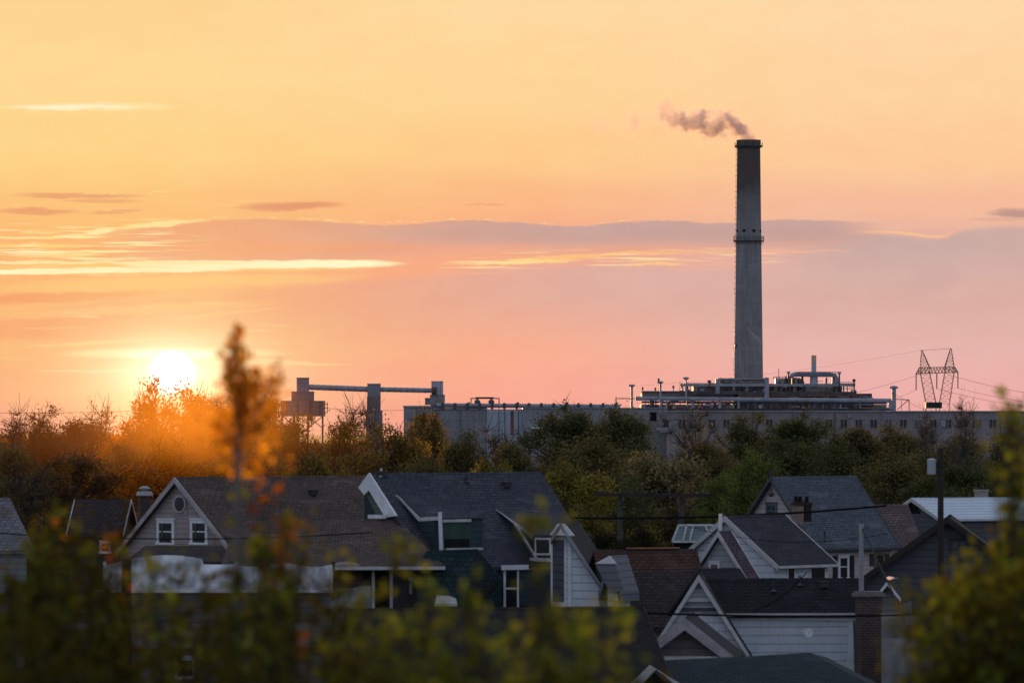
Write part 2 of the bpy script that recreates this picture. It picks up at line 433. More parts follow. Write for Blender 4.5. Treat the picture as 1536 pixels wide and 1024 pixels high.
# away from the sunset the physical sky takes over
sky = wn.new('ShaderNodeTexSky'); sky.sky_type = 'NISHITA'; sky.sun_disc = False
sky.sun_elevation = sun_el; sky.sun_rotation = sun_az; sky.air_density = 1.0; sky.dust_density = 1.5; sky.ozone_density = 2.0
skyc = cmix(1.0, sky.outputs[0], (SKYK, SKYK, SKYK, 1), 'MULTIPLY')
skyc = cmix(1.0, skyc, AMB+(1,), 'ADD')
front = rng(dy, .80, .97)*rng(dz, .30, .10)
fin = cmix(front, skyc, col)
bg = wn.new('ShaderNodeBackground'); wl.new(fin, bg.inputs[0]); bg.inputs[1].default_value = 1.0
wo = wn.new('ShaderNodeOutputWorld'); wl.new(bg.outputs[0], wo.inputs[0])
world.cycles.sampling_method = 'MANUAL'; world.cycles.sample_map_resolution = 512

sl = bpy.data.lights.new('sun', 'SUN'); so = bpy.data.objects.new('sun', sl); COL.objects.link(so)
d = Vector((math.sin(sun_az)*math.cos(sun_el), math.cos(sun_az)*math.cos(sun_el), math.sin(sun_el)))
so.rotation_euler = d.to_track_quat('Z', 'Y').to_euler(); so.location = (0, 0, 120)
sl.energy = 5.0; sl.angle = R(.55); sl.color = (1.0, .50, .18)

scene.view_settings.view_transform = 'Standard'; scene.view_settings.look = 'None'; scene.view_settings.exposure = 0
scene.cycles.max_bounces = 6; scene.cycles.diffuse_bounces = 3; scene.cycles.transmission_bounces = 4; scene.cycles.volume_bounces = 1
scene.cycles.volume_max_steps = 256
scene.cycles.use_denoising = True
# ------------------------------------------------------------------ ground
def build_ground():
    mb = MB(); ys = [12,25,40,60,80,100,120,140,160,180,200,230,300,400,600,1000,2000,5000,15000,50000]
    xs = [-1,-.5,-.2,-.08,0,.08,.2,.5,1]
    vs = []; fs = []
    for y in ys:
        for x in xs: vs.append((x*(y*1.0+400), y, ground_z(y)))
    n = len(xs)
    for i in range(len(ys)-1):
        for j in range(n-1): fs.append((i*n+j, i*n+j+1, (i+1)*n+j+1, (i+1)*n+j))
    mb.add(vs, fs)
    tag(mb.build('ground', m_plain('dark_grass_ground', (.030,.034,.016), .95, .5, .08)), kind='structure')
build_ground()

# ------------------------------------------------------------------ houses
def ray_plane(px, py, p0, n):
    d = Vector(((px-768)/F, 1, -(py-HY)/F)); o = Vector((0,0,EYE))
    t = (Vector(p0)-o).dot(n)/d.dot(n); return o+d*t
class House:
    def __init__(s, label, Y, apex, ridge_px, eave, th, wall, roof, name='house', trim=None, bw=1.0, og=.35, oe=.4,
                 root=None, gable=True, z0=None, rt=.16, tw=.22, cat='house', far_trim=True, gutter=None):
        A = P(*apex, Y); s.th = R(th); s.r = Vector((math.cos(s.th), math.sin(s.th), 0))
        s.g = Vector((s.r.y, -s.r.x, 0)) if s.r.x > -1e-6 else Vector((-s.r.y, s.r.x, 0))
        k = ((ridge_px or 0)-768)/F; s.L = (k*A.y-A.x)/(s.r.x-k*s.r.y) if ridge_px is not None else 8
        k = (eave[0]-768)/F; s.w = (k*A.y-A.x)/(s.g.x-k*s.g.y)
        E = A+s.g*s.w; s.ze = EYE-(eave[1]-HY)/F*E.y; s.A = A; s.za = A.z; s.rise = s.za-s.ze
        assert s.L > 0 and s.w > 0, (label, s.L, s.w)
        z0 = ground_z(Y)-.3 if z0 is None else z0; s.z0 = z0; s.og = og; s.oe = oe; s.bw = bw
        s.root = root or empty(name, Vector((A.x, A.y, max(z0, 0)))+s.r*s.L/2, label, cat)
        rt_z = rt*math.hypot(s.w, s.rise)/s.w
        wi = s.w-oe; zt = lambda b: s.za-s.rise*abs(b)/s.w-rt_z+.01
        mb = MB(); back = -bw*s.w+(oe if bw > .5 else 0.02)
        sec = [(wi, z0), (wi, zt(wi)), (0, zt(0)), (back, zt(back)), (back, z0)]
        mb.slab([s.at(og, b, z) for b, z in sec], s.r*(s.L-2*og))
        s.wall = mb.build('wall', wall, s.root)
        mb = MB()
        mb.slab([s.at(0, 0, s.za), s.at(0, s.w, s.ze), s.at(0, s.w, s.ze-rt_z), s.at(0, 0, s.za-rt_z)], s.r*s.L)
        b = -bw*s.w
        mb.slab([s.at(0, 0, s.za), s.at(0, b, s.za-s.rise*bw), s.at(0, b, s.za-s.rise*bw-rt_z), s.at(0, 0, s.za-rt_z)], s.r*s.L)
        # ridge cap of overlapping shingles
        n = max(3, int(s.L/.45))
        for i in range(n):
            a = s.L*i/n; a2 = s.L*(i+1)/n
            for sg, lim in ((1, .13), (-1, .13)):
                mb.slab([s.at(a, 0, s.za+.05), s.at(a2, 0, s.za+.035), s.at(a2, sg*lim, s.za-s.rise*lim/s.w+.025), s.at(a, sg*lim, s.za-s.rise*lim/s.w+.035)], (0,0,-.03))
        s.roof = mb.build('roof', roof, s.root)
        if trim:
            for end, sgn in ((-.04, -1), (s.L+.04, 1)):
                if end > 0 and not far_trim: continue
                mb = MB()
                for bb, zz in ((s.w+.05, s.ze), (-bw*s.w-(.05 if bw > .5 else 0), s.za-s.rise*bw)):
                    q = [s.at(end, 0, s.za+.04), s.at(end, bb, zz+.02), s.at(end, bb, zz-tw), s.at(end, 0, s.za-tw*1.15)]
                    mb.slab(q, s.r*(-.07*sgn))
                mb.build('bargeboard', trim, s.root)
        if gutter:
            mb = MB(); mb.bar(s.at(.02, s.w+.07, s.ze-.10), s.at(s.L-.02, s.w+.07, s.ze-.10), .14, .16); mb.build('gutter', gutter, s.root)
    def at(s, a, b, z): return Vector((s.A.x, s.A.y, 0))+s.r*a+s.g*b+Vector((0,0,z))
    def coords(s, p): q = p-Vector((s.A.x, s.A.y, 0)); return q.dot(s.r), q.dot(s.g), p.z
    def hit(s, face, px, py, off=0.0):
        """point of a wall or roof seen in direction px,py -> local a,b,z"""
        if face == 'gable': p = ray_plane(px, py, s.at(s.og-off, 0, 0), s.r)
        elif face == 'side': p = ray_plane(px, py, s.at(0, s.w-s.oe+off, 0), s.g)
        else:
            n = (s.g*s.rise+Vector((0,0,s.w))).normalized(); p = ray_plane(px, py, s.at(0, 0, s.za), n)
        return s.coords(p)
    def window(s, face, x0, y0, x1, y1, frame=None, glass=None, mull='h', fw=.13, shutters=None, cross=False, label=None):
        a0, b0, z1 = s.hit(face, x0, y0); a1, b1, z0 = s.hit(face, x1, y1)
        n = -s.r if face == 'gable' else s.g; frame = frame or WHITE; glass = glass or GLASS
        base = s.at(s.og, 0, 0) if face == 'gable' else s.at(0, s.w-s.oe, 0); t = s.g if face == 'gable' else s.r
        u0, u1 = (b0, b1) if face == 'gable' else (a0, a1)
        if u0 > u1: u0, u1 = u1, u0
        q = lambda u, z, o: base+t*u+n*o+Vector((0,0,z))
        mb = MB()
        def rect(ua, ub, za, zb, o0, o1): mb.slab([q(ua, za, o1), q(ub, za, o1), q(ub, zb, o1), q(ua, zb, o1)], n*(o0-o1))
        rect(u0, u0+fw, z0, z1, 0, .07); rect(u1-fw, u1, z0, z1, 0, .07)
        rect(u0+fw, u1-fw, z1-fw, z1, 0, .068); rect(u0-.06, u1+.06, z0-.08, z0+.06, 0, .12); rect(u0-.05, u1+.05, z1, z1+.09, 0, .11)
        if mull: rect(u0+fw, u1-fw, (z0+z1)/2-.035, (z0+z1)/2+.035, 0, .055)
        if cross: rect((u0+u1)/2-.03, (u0+u1)/2+.03, z0+.06, z1-fw, 0, .05)
        w = mb.build('window', frame, s.root, label)
        mb = MB(); rect(u0+fw-.02, u1-fw+.02, z0+.05, z1-fw+.01, .012, .03); mb.build('pane', glass, w)
        if shutters:
            for ua, ub in ((u0-.52, u0-.09), (u1+.09, u1+.52)):
                mb = MB(); rect(ua, ub, z0, z1, 0, .06)
                for i in range(9):
                    zz = z0+.08+(z1-z0-.16)*i/8; rect(ua+.05, ub-.05, zz-.03, zz+.03, .058, .085)
                mb.build('shutter', shutters, s.root)
        return w
    def boardpoly(s, face, pts, mat, name, off=.1, thick=.08, label=None, parent=None):
        """a board cut to shape and fixed on a wall plane, outline given by sight lines"""
        n = -s.r if face == 'gable' else s.g
        p0 = s.at(s.og-off, 0, 0) if face == 'gable' else s.at(0, s.w-s.oe+off, 0)
        q = [ray_plane(x, y, p0, n) for x, y in pts]
        mb = MB(); mb.slab(q, -n*thick); return mb.build(name, mat, parent or s.root, label)
def chimney_stack(root, px, top, bot, wpx, Y, mat, cap=None, name='chimney', parent=None, pots=1):
    c = P(px, top, Y); w = wpx/F*Y; z1 = EYE-(bot-HY)/F*Y; h = c.z-z1
    mb = MB(); mb.box((c.x, c.y, z1+h/2-.1), (w, w*.8, h-.2), .3)
    ch = mb.build(name, mat, root)
    mb = MB(); mb.box((c.x, c.y, c.z-.12), (w*1.25, w*1.05, .16), .3)
    mb.box((c.x, c.y, c.z), (w*1.1, w*.9, .12), .3)
    mb.build('chimney_cap', cap or mat, ch)
    if pots:
        mb = MB()
        for i in range(pots):
            x = c.x+(i-(pots-1)/2)*w*.45; mb.lathe((x, c.y, c.z+.05), [(.14,0),(.16,.05),(.12,.35),(.15,.4)], 12)
        mb.build('flue_pot', BLACK, ch)
    return ch

def m_brick(name, c):
    t = NT(name); v = t.uv(); br = t.n.new('ShaderNodeTexBrick'); t.l.new(v, br.inputs['Vector'])
    br.inputs['Color1'].default_value = c+(1,); br.inputs['Color2'].default_value = tuple(x*.6 for x in c)+(1,)
    br.inputs['Mortar'].default_value = (.14,.13,.125,1); br.inputs['Scale'].default_value = 1
    br.inputs['Brick Width'].default_value = .34; br.inputs['Row Height'].default_value = .14; br.inputs['Mortar Size'].default_value = .018
    n = t.noise(v, 1.1, 5); t.col(t.mix(t.rng(n, .35, .7, 0, .6), br.outputs['Color'], tuple(x*.5 for x in c)+(1,)))
    t.b.inputs['Roughness'].default_value = .9; return t.m
BRICK = m_brick('worn_red_brick', (.10,.058,.055)); BRICKP = m_brick('pink_lit_brick', (.42,.27,.22))  # pinkish light on the paler stack is put into its brick colour

# --- brown-roofed house with two attic windows (left)
h = House('brown-roofed house with two white-framed windows and an octagonal one in its lilac gable', 300, (262,716), 585, (352,832), 45, SD_LILAC, SH_BROWN, trim=m_plain('greyed_trim', (.46,.42,.42), .6, .3), tw=.28, oe=.45)
for x0, x1 in ((236,262),(286,312)):
    w_ = h.window('gable', x0, 779, x1, 815, fw=.20, mull='h'); h.boardpoly('gable', [(x0+5,785),(x0+9,785),(x0+8,808),(x0+5.5,809)], m_plain('grey_curtain', (.10,.09,.09), .9), 'curtain', .055, .01, parent=w_)
def octagon(h, cx, cy, rx, ry, mat, name, off, thick, parent=None):
    pts = [(cx+rx*math.cos(R(22.5+45*i)), cy+ry*math.sin(R(22.5+45*i))) for i in range(8)]
    return h.boardpoly('gable', pts, mat, name, off, thick, parent=parent)
DT = m_plain('greyed_trim', (.46,.42,.42), .6, .3)
h.boardpoly('gable', [(258,741),(279,741),(280,772),(257,772)], SD_LILAC, 'window_surround', .05, .05)
o = octagon(h, 268.5, 755.5, 10, 14, DT, 'window', .12, .07); o['label'] = 'small octagonal attic window'
octagon(h, 268.5, 755.5, 7.2, 10.8, GLASS, 'pane', .15, .04, parent=o)
# lower brown roof running on to the right, with its white fascia
mb = MB(); Y = 293
mb.slab([P(354,781,Y+2.5), P(598,779,Y+2.5), P(668,849,Y-3), P(330,851,Y-3)], (0,0,-.18))
mb.build('roof', SH_BROWN, h.root, 'lower brown roof sloping down to a white fascia')
mb = MB(); mb.bar(P(332,852.5,Y-3.05), P(668,851.5,Y-3.05), .12, .18); mb.build('gutter', DULLW, h.root)
mb = MB(); mb.slab([P(340,854,Y-1.5), P(545,854,Y-1.5), P(545,930,Y-1.5), P(340,930,Y-1.5)], (0,1.2,0)); mb.build('wall', m_siding('brown_red_wall', (.10,.058,.05), .4), h.root)
# porch roof under the gable
mb = MB(); Yp = 296
a, b, c, d = P(218,818,Yp+.5), P(333,818,Yp-2.4), P(356,842,Yp-5.6), P(186,842,Yp-2.2)
mb.slab([a, b, c, d], (0,0,-.15)); mb.slab([a, d, P(186,842,Yp+3)], (0,0,-.15))
mb.build('porch_roof', SH_UMBER, h.root)
mb = MB(); mb.slab([P(190,845,Yp-2), P(352,845,Yp-5), P(352,930,Yp-5), P(190,930,Yp-2)], (0,2.5,0)); mb.build('porch_wall', SD_LILAC, h.root)
chimney_stack(h.root, 217, 738, 800, 17, 309, BRICK, DULLW, pots=0)
mb = MB(); c = P(217,736,309); mb.lathe((c.x,c.y,c.z), [(.16,0),(.16,.12),(.36,.13),(.30,.22),(.12,.30)], 16); mb.build('chimney_cowl', GREY, h.root)
brown_house = h

# --- white plastic-covered porch in front
Y = 278
root = empty('covered_porch', P(360,910,Y)+Vector((0,0,-1)), 'long low porch wrapped in crumpled white plastic sheeting below the brown-roofed house', 'porch')
def sheet(x0, x1, ytop, ybot, Y, mat, name, amp=.25, nx=60, nz=8, seed=1):
    rnd = random.Random(seed); ph = [rnd.uniform(0, 6.28) for _ in range(9)]
    mb = MB(); vs = []; fs = []
    for i in range(nx+1):
        x = x0+(x1-x0)*i/nx; yt = ytop(x)
        for j in range(nz+1):
            y = yt+(ybot-yt)*j/nz
            d = amp*(math.sin(x*.09+ph[0])+.6*math.sin(x*.23+ph[1]+y*.05)+.5*math.sin(y*.22+ph[2]+x*.06)+.4*math.sin(x*.41+y*.13+ph[3]))
            p = P(x, y, Y); vs.append((p.x, p.y+d-(j/nz)*.5, p.z))
    for i in range(nx):
        for j in range(nz): a = i*(nz+1)+j; fs.append((a, a+nz+1, a+nz+2, a+1))
    mb.add(vs, fs); return mb.build(name, mat, root, smooth=True)
def mplastic():
    t = NT('milky_plastic_sheet'); t.b.inputs['Base Color'].default_value = (.46,.48,.53,1); t.b.inputs['Roughness'].default_value = .32
    t.b.inputs['Specular IOR Level'].default_value = .5
    v = t.uv(gen='Object'); n = t.noise(v, 1.4, 5, .6); t.bump(n, .6, .25)
    t.col(t.mix(t.rng(t.noise(v, .5, 5), .35, .7), (.34,.34,.37,1), (.90,.92,.97,1))); return t.m
PLAS = mplastic()
def top_l(x): return 838-6*math.sin(math.pi*(x-195)/110) if 195 <= x <= 305 else (846 if x > 305 else 838+(195-x)*.25)
sheet(155, 352, top_l, 884, Y, PLAS, 'plastic_cover', seed=1); sheet(356, 500, lambda x: 847+3*math.sin(x*.07), 884, Y-.5, PLAS, 'plastic_cover', seed=5)
sheet(486, 556, lambda x: 880+2*math.sin(x*.1), 924, Y-.8, m_plain('grey_tarpaulin', (.22,.22,.23), .5, .4), 'tarpaulin', seed=8, nx=30)
mb = MB(); mb.bar(P(140,886,Y-.9), P(500,886,Y-.9), .14, .16); mb.build('rail', WHITE, root)
for x in (157, 354, 500):
    mb = MB(); mb.bar(P(x,842,Y-.7), P(x,940,Y-.7), .16); mb.build('post', DULLW if x != 500 else DWOOD, root)
mb = MB(); mb.slab([P(140,888,Y+.2), P(556,888,Y+.2), P(556,960,Y+.2), P(140,960,Y+.2)], (0,2,0)); mb.build('wall', m_siding('dirty_grey_siding', (.16,.155,.165), .35), root)
mb = MB(); mb.lathe(P(519,846,Y+1), [(.75,-.1),(.7,0),(.4,.12),(.05,.16)], 20); mb.build('roof_vent', m_plain('dull_grey_dome', (.25,.22,.21), .7), root)

# --- far-left houses
h = House('house with pale grey shake roof cut off by the left edge of the view', 285, (-130,748), 15, (-94,826), 25, SD_PALE, m_shingle('pale_grey_shakes', (.16,.165,.185), row=.3), trim=None)
h.window('side', -60, 835, -30, 870)
h = House('low brown house behind the trees left of the two-window gable', 345, (112,749), 197, (100,800), -12, m_siding('umber_wall', (.06,.042,.036), .4), SH_UMBER, trim=DULLW, tw=.14)
h.window('side', 150, 812, 166, 828)
h = House('dark low roof over pale siding behind the bushes at bottom left', 236, (70,934), 470, (96,972), 8, m_siding('dusky_pale_siding', (.15,.16,.185), .34), SH_UMBER, trim=DWOOD)
h.window('side', 150, 985, 180, 1015); h.window('side', 262, 985, 292, 1015)
h = House('long dark umber roof spanning the bottom centre behind the bushes', 236, (520,913), 965, (560,1050), 12, SD_TAUPE, m_shingle('near_black_shingles', (.020,.016,.017)), trim=DWOOD)

# --- blue-grey roof house with teal dormers
h = House('blue-grey roofed house with dark teal dormers and a white bargeboard at its gable', 297, (553,710), 812, (641,851), 40, SD_TEAL, SH_BLUE, trim=None, bw=.16, oe=.5)
E = h
# broad white bargeboards at the gable peak
mb = MB()
def gp(px, py, o=.06): return ray_plane(px, py, h.at(-o, 0, 0), h.r)
mb.slab([gp(553,709), gp(594,773), gp(578,776), gp(553,735)], h.r*.12); mb.slab([gp(553,709), gp(553,735), gp(546,742), gp(537,731)], h.r*.12)
mb.build('bargeboard', WHITE, h.root)
mb = MB(); mb.slab([gp(553,735,-.3), gp(578,776,-.3), gp(566,776,-.3), gp(549,741,-.3)], h.r*.1); mb.build('gable_board', m_siding('green_grey_board', (.14,.17,.15), .3), h.root)
mb = MB(); mb.bar(gp(555,774.5,.4), gp(576,774.5,.4), .34, .22); mb.build('sill', WHITE, h.root)
def shed_dormer(h, top, end, width_px, wallmat, roofmat, trimmat, name='dormer'):
    a0, b0, z0 = h.hit('roof', *top)
    p = ray_plane(end[0], end[1], h.at(a0, 0, 0), h.r); _, b1, z1 = h.coords(p)
    k = (end[0]+width_px-768)/F; q = h.at(a0, b1, 0); a1 = a0+(k*q.y-q.x)/(h.r.x-k*h.r.y)
    zr = lambda b: h.za-h.rise*b/h.w
    mb = MB(); mb.slab([h.at(a0, b0, z0-.02), h.at(a0, b1, z1-.02), h.at(a0, b1, zr(b1)-.3), h.at(a0, b0, z0-.3)], h.r*(a1-a0)); d = mb.build(name, wallmat, h.root)
    mb = MB(); mb.slab([h.at(a0-.15, b0-.1, z0+.06), h.at(a0-.15, b1+.25, z1+.03), h.at(a0-.15, b1+.25, z1-.07), h.at(a0-.15, b0-.1, z0-.04)], h.r*(a1-a0+.3)); mb.build('dormer_roof', roofmat, d)
    mb = MB(); mb.slab([h.at(a0-.17, b0-.2, z0+.10), h.at(a0-.17, b1+.27, z1+.07), h.at(a0-.17, b1+.27, z1-.17), h.at(a0-.17, b0+.5, z0-.22)], -h.r*.06); mb.build('dormer_bargeboard', trimmat, d)
    return d, (a0, a1, b0, b1, z0, z1, zr)
d, q = shed_dormer(h, (598,742), (628,777), 72, SD_TEAL, SH_BLUE, DULLW)
a0, a1, b0, b1, z0, z1, zr = q
def dbox(h, q, ext, wallmat, d):
    a0, a1, b0, b1, z0, z1, zr = q; mb = MB()
    mb.slab([h.at(a0, b1-.3, z1-.05), h.at(a0, b1+ext, z1-.05), h.at(a0, b1+ext, zr(b1+ext)-.3), h.at(a0, b1-.3, zr(b1)-.3)], h.r*(a1-a0)); mb.build('dormer_wall', wallmat, d)
    mb = MB(); mb.slab([h.at(a0-.1, b1-.2, z1+.1), h.at(a0-.1, b1+ext+.12, z1+.06), h.at(a0-.1, b1+ext+.12, z1-.04), h.at(a0-.1, b1-.2, z1-.04)], h.r*(a1-a0+.2)); mb.build('dormer_roof', SH_BLUE, d)
dbox(h, q, 1.45, SD_TEAL, d); b1 += 1.45
X = lambda px, py, o=0: ray_plane(px, py, h.at(0, b1+o, 0), h.g)
mb = MB(); mb.slab([X(664,783,.02), X(706,782,.02), X(706,822,.02), X(664,822,.02)], h.g*.04); r_ = mb.build('balcony_recess', m_plain('dark_green_panel', (.045,.085,.07), .6, .4), d)
mb = MB(); mb.slab([X(668,808,.08), X(704,808,.08), X(704,822,.08), X(668,822,.08)], h.g*.03); mb.build('opening', BLACK, r_)
mb = MB(); mb.bar(X(660,768,.35), X(662,826,.35), .30, .22); mb.build('post', WHITE, d)
mb = MB(); mb.bar(X(630,778.5,.3), X(660,777,.3), .16, .2); mb.bar(X(664,781,.12), X(706,780,.12), .12, .16); mb.build('fascia', DULLW, d)
mb = MB(); mb.bar(X(668,823.5,.2), X(723,822.5,.2), .2, .14); mb.build('sill', DULLW, d)
d, q = shed_dormer(h, (748,764), (798,803), 70, SD_TEAL, SH_BLUE, DULLW)
a0, a1, b0, b1, z0, z1, zr = q
dbox(h, q, .9, SD_TEAL, d); b1 += .9
X = lambda px, py, o=0: ray_plane(px, py, h.at(0, b1+o, 0), h.g)
mb = MB(); mb.slab([X(802,806,.02), X(826,806,.02), X(826,832,.02), X(802,832,.02)], h.g*.04); f_ = mb.build('window', WHITE, d)
mb = MB(); mb.slab([X(804.5,809,.07), X(823.5,809,.07), X(823.5,829,.07), X(804.5,829,.07)], h.g*.02); mb.build('pane', GLASS, f_)
mb = MB(); mb.bar(X(773,786,.05), X(806,840,.05), .12, .14); mb.bar(X(796,838,.3), X(830,840,.3), .2, .2); mb.build('fascia', DULLW, d)
# teal bay with hipped shingle skirt
Yb = 291
mb = MB()
A1, B1, C1, D1, E1, F1, G1 = P(640,826,Yb), P(716,823,Yb-1), P(752,866,Yb+1), P(752,925,Yb+1), P(692,925,Yb-2.5), P(625,925,Yb-1), P(625,850,Yb)
mb.slab([A1, B1, E1, F1, G1], (0,3,-.05)); mb.slab([B1, C1, D1, E1], (0,3,-.05)); mb.build('bay', SH_TEAL, h.root)
mb = MB(); mb.bar(P(746,873,Yb-.4), P(716,905,Yb-2), .2, .25); mb.bar(P(716,905,Yb-2), P(712,925,Yb-2), .2, .25); mb.build('bay_ridge', BLACK, h.root)
# porch below the brown eave
mb = MB(); mb.slab([P(540,853,292.5), P(650,853,292.5), P(650,930,292.5), P(540,930,292.5)], (0,2,0)); mb.build('porch_wall', m_plain('slate_blue_paint', (.07,.08,.10), .7, .35), h.root)
for x in (560, 587):
    mb = MB(); mb.bar(P(x,854,291.2), P(x,930,291.2), .17); mb.build('post', DULLW, h.root)
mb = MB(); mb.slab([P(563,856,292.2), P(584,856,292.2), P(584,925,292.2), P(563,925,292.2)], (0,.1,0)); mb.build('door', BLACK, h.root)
mb = MB(); mb.lathe(P(618,872,292), [(.05,0),(.2,.02),(.22,.2),(.08,.3)], 12); mb.bar(P(616,873,292), P(616,890,292), .16); mb.build('wall_lamp', DULLW, h.root)
mb = MB(); mb.slab([P(652,905,288), P(686,905,288), P(684,897,289), P(668,890,290), P(655,892,290)], (0,0,-.14)); mb.build('canopy', DULLW, h.root)
# white-framed window with wide header right of the bay
Yw = 293
mb = MB(); mb.slab([P(752,853,Yw), P(832,853,Yw), P(832,925,Yw), P(752,925,Yw)], (0,2,0)); mb.build('wall', SD_TEAL, h.root)
mb = MB(); mb.bar(P(752,851,Yw-.3), P(793,850,Yw-.3), .3, .26); mb.bar(P(757,855,Yw-.15), P(757,915,Yw-.15), .14); mb.bar(P(777,855,Yw-.15), P(777,915,Yw-.15), .11); mb.bar(P(757,882,Yw-.15), P(777,882,Yw-.15), .10)
f_ = mb.build('window', WHITE, h.root)
mb = MB(); mb.slab([P(758,856,Yw-.12), P(776,856,Yw-.12), P(776,914,Yw-.12), P(758,914,Yw-.12)], (0,.05,0)); mb.build('pane', GLASS, f_)

# --- white half-gable house, centre
h = House('white clapboard house end with a tall grey-shuttered strip beside its steep half gable', 283, (841,785), None, (929,919), 82, SD_WHITE, SH_DARK, trim=m_plain('grey_trim', (.30,.31,.34), .5, .25), bw=.17, og=.4, oe=.35, tw=.24, far_trim=False)
h.boardpoly('gable', [(826,806),(849,806),(849,912),(826,912)], WHITE, 'window', .07, .07, 'tall slit window with grey shutter panel')
h.boardpoly('gable', [(829,809),(846,809),(846,902),(829,902)], m_siding('blue_grey_shutter', (.085,.09,.12), .42), 'shutter', .10, .03)
h.boardpoly('gable', [(852,800),(857,804),(857,913),(852,913)], WHITE, 'corner_board', .06, .06)
h.boardpoly('gable', [(824,802),(836,785),(846,785),(861,803)], WHITE, 'gable_cap', .44, .3)
mb = MB(); mb.bar(P(920,893,281.5), P(931,925,281.5), .26, .3); mb.build('downpipe', WHITE, h.root)
h2 = House('grey metal-clad dormer block with small white peak beside the half gable', 279, (915,834), 941, (933,889), 64, SD_WHITE, m_siding('grey_standing_seam', (.17,.175,.20), .4, .2), name='house_annex', trim=None, bw=1, z0=3.2, cat='annex')
h2.boardpoly('gable', [(892,845),(914,833),(924,845)], WHITE, 'gable_cap', .42, .1)
h2.boardpoly('gable', [(893,846),(923,845),(936,884),(915,889)], m_siding('grey_standing_seam', (.17,.175,.20)), 'cladding', .38, .08)

# --- red-brown and umber roof, centre right
h = House('house with red-brown upper roof band over dark umber shingles', 283, (890,825), 1043, (925,940), 22, SD_TAUPE, SH_UMBER, trim=None)
a, b, z = h.hit('roof', 1000, 854)
mb = MB(); n_ = Vector((0,0,.03)); mb.slab([h.at(-.05, 0, h.za)+n_, h.at(h.L+.05, 0, h.za)+n_, h.at(h.L+.05, b, z)+n_, h.at(-.05, b, z)+n_], (0,0,-.025)); mb.build('roof_band', SH_RED, h.root)
mb = MB(); a, b, z = h.hit('roof', 940, 826); mb.bar(h.at(a, .02, h.za+.10), h.at(a+3.2, .02, h.za+.10), .16, .05); mb.build('ridge_flashing', m_plain('orange_copper', (.55,.20,.09), .4, .2), h.root)

# --- black-roofed white house
h = House('white clapboard house with long black roof, white cornice and a round wall vent', 266, (1050,868), 1300, (1056,919), 6, SD_WHITE, SH_DARK, trim=None, oe=.3, gutter=DULLW)
H = h
h.boardpoly('side', [(1094,921),(1288,922),(1288,931),(1094,928)], WHITE, 'cornice', .12, .1)
h.boardpoly('side', [(1272,932),(1286,932),(1286,1010),(1272,1010)], WHITE, 'corner_board', .10, .1)
mb = MB(); mb.bar(P(1281,930,262.5), P(1283,1010,262.5), .10); mb.build('downpipe', DARKM, h.root)
c = P(1213,948,262.9)
mb = MB(); mb.tube([c+Vector((0,.45,0)), c+Vector((0,.05,0))], [.20,.24], 16); mb.tube([c+Vector((-.28,.5,.05)), c+Vector((-.1,.2,.02))], .05, 6); mb.build('wall_vent', WHITE, h.root)
House('', 274, (1049,853), 1110, (1098,925), 24, SD_WHITE, SH_DARK, root=h.root)
g = House('', 259, (1048,862), None, (1127,989), 87, SD_WHITE, SH_DARK, root=h.root, trim=DULLW, tw=.30, og=.5, oe=.3, far_trim=False)
g.boardpoly('gable', [(1028,897),(1067,897),(1070,902),(1026,902)], DULLW, 'gable_shelf', .35, .3)
g.boardpoly('gable', [(1020,911),(1076,911),(1078,915),(1018,915)], DARKM, 'gable_shelf', .38, .3)
g.window('gable', 1036, 918, 1052, 946, mull=None)
chimney_stack(h.root, 1303, 888, 1060, 33, 257, BRICK, m_plain('mortar_grey', (.22,.19,.19), .8, .3), pots=0)
mb = MB(); base = P(1292,885,257); top = P(1292,785,257); mb.tube([base, top], [.13,.11], 10)
root = empty('metal_mast', base, 'grey metal flue mast rising from the brick chimney, held by a dark stay', 'mast')
mb.build('pole', GREY, root); mb = MB(); mb.tube([top+Vector((0,0,-.15)), P(1347,905,255)], .045, 6); mb.tube([top+Vector((0,0,.0)), top+Vector((0,0,.12))], .05, 6); mb.build('stay', DARKM, root)

# --- near taupe gable and teal roof at the bottom
h = House('taupe gable with broad pale bargeboards and white shelf, nearest to the viewer', 243, (1027,927), None, (1106,990), 85, SD_TAUPE, SH_DARK, trim=m_plain('greyish_trim', (.42,.40,.42), .6, .35), tw=.48, og=.75, oe=.35, far_trim=False)
h.boardpoly('gable', [(968,984),(1078,984),(1078,990),(968,992)], DULLW, 'gable_shelf', .7, .7)
Y = 236
root = empty('teal_roofed_house', P(1150,1060,Y), 'low hipped dark teal roof at the bottom edge in front of the black-roofed white house', 'house')
a, b, c, d, e = P(985,990,Y+3), P(1110,984,Y+3), P(1215,978,Y+4), P(1325,1036,Y-1), P(955,1040,Y-2)
mb = MB(); mb.slab([a, b, c, d, e], (0,0,-.2)); mb.slab([c, P(1240,985,Y+8), P(1340,1036,Y+8), d], (0,0,-.2)); mb.build('roof', SH_TEALR, root)
mb = MB(); mb.slab([P(962,1040,Y-1), P(1318,1040,Y-.5), P(1318,1120,Y-.5), P(962,1120,Y-1)], (0,8,0)); mb.build('wall', SD_TAUPE, root)
mb = MB(); Y2 = 232
mb.slab([P(975,997,Y2), P(984,1003,Y2), P(950,1040,Y2), P(930,1040,Y2)], (0,.3,0)); mb.slab([P(975,997,Y2), P(984,1003,Y2), P(1030,1040,Y2), P(1045,1040,Y2)], (0,.3,0)); mb.build('bargeboard', DULLW, root)
mb = MB(); mb.slab([P(978,1004,Y2+.4), P(1026,1045,Y2+.4), P(935,1045,Y2+.4)], (0,3,0)); mb.build('gable_wall', BLACK, root)

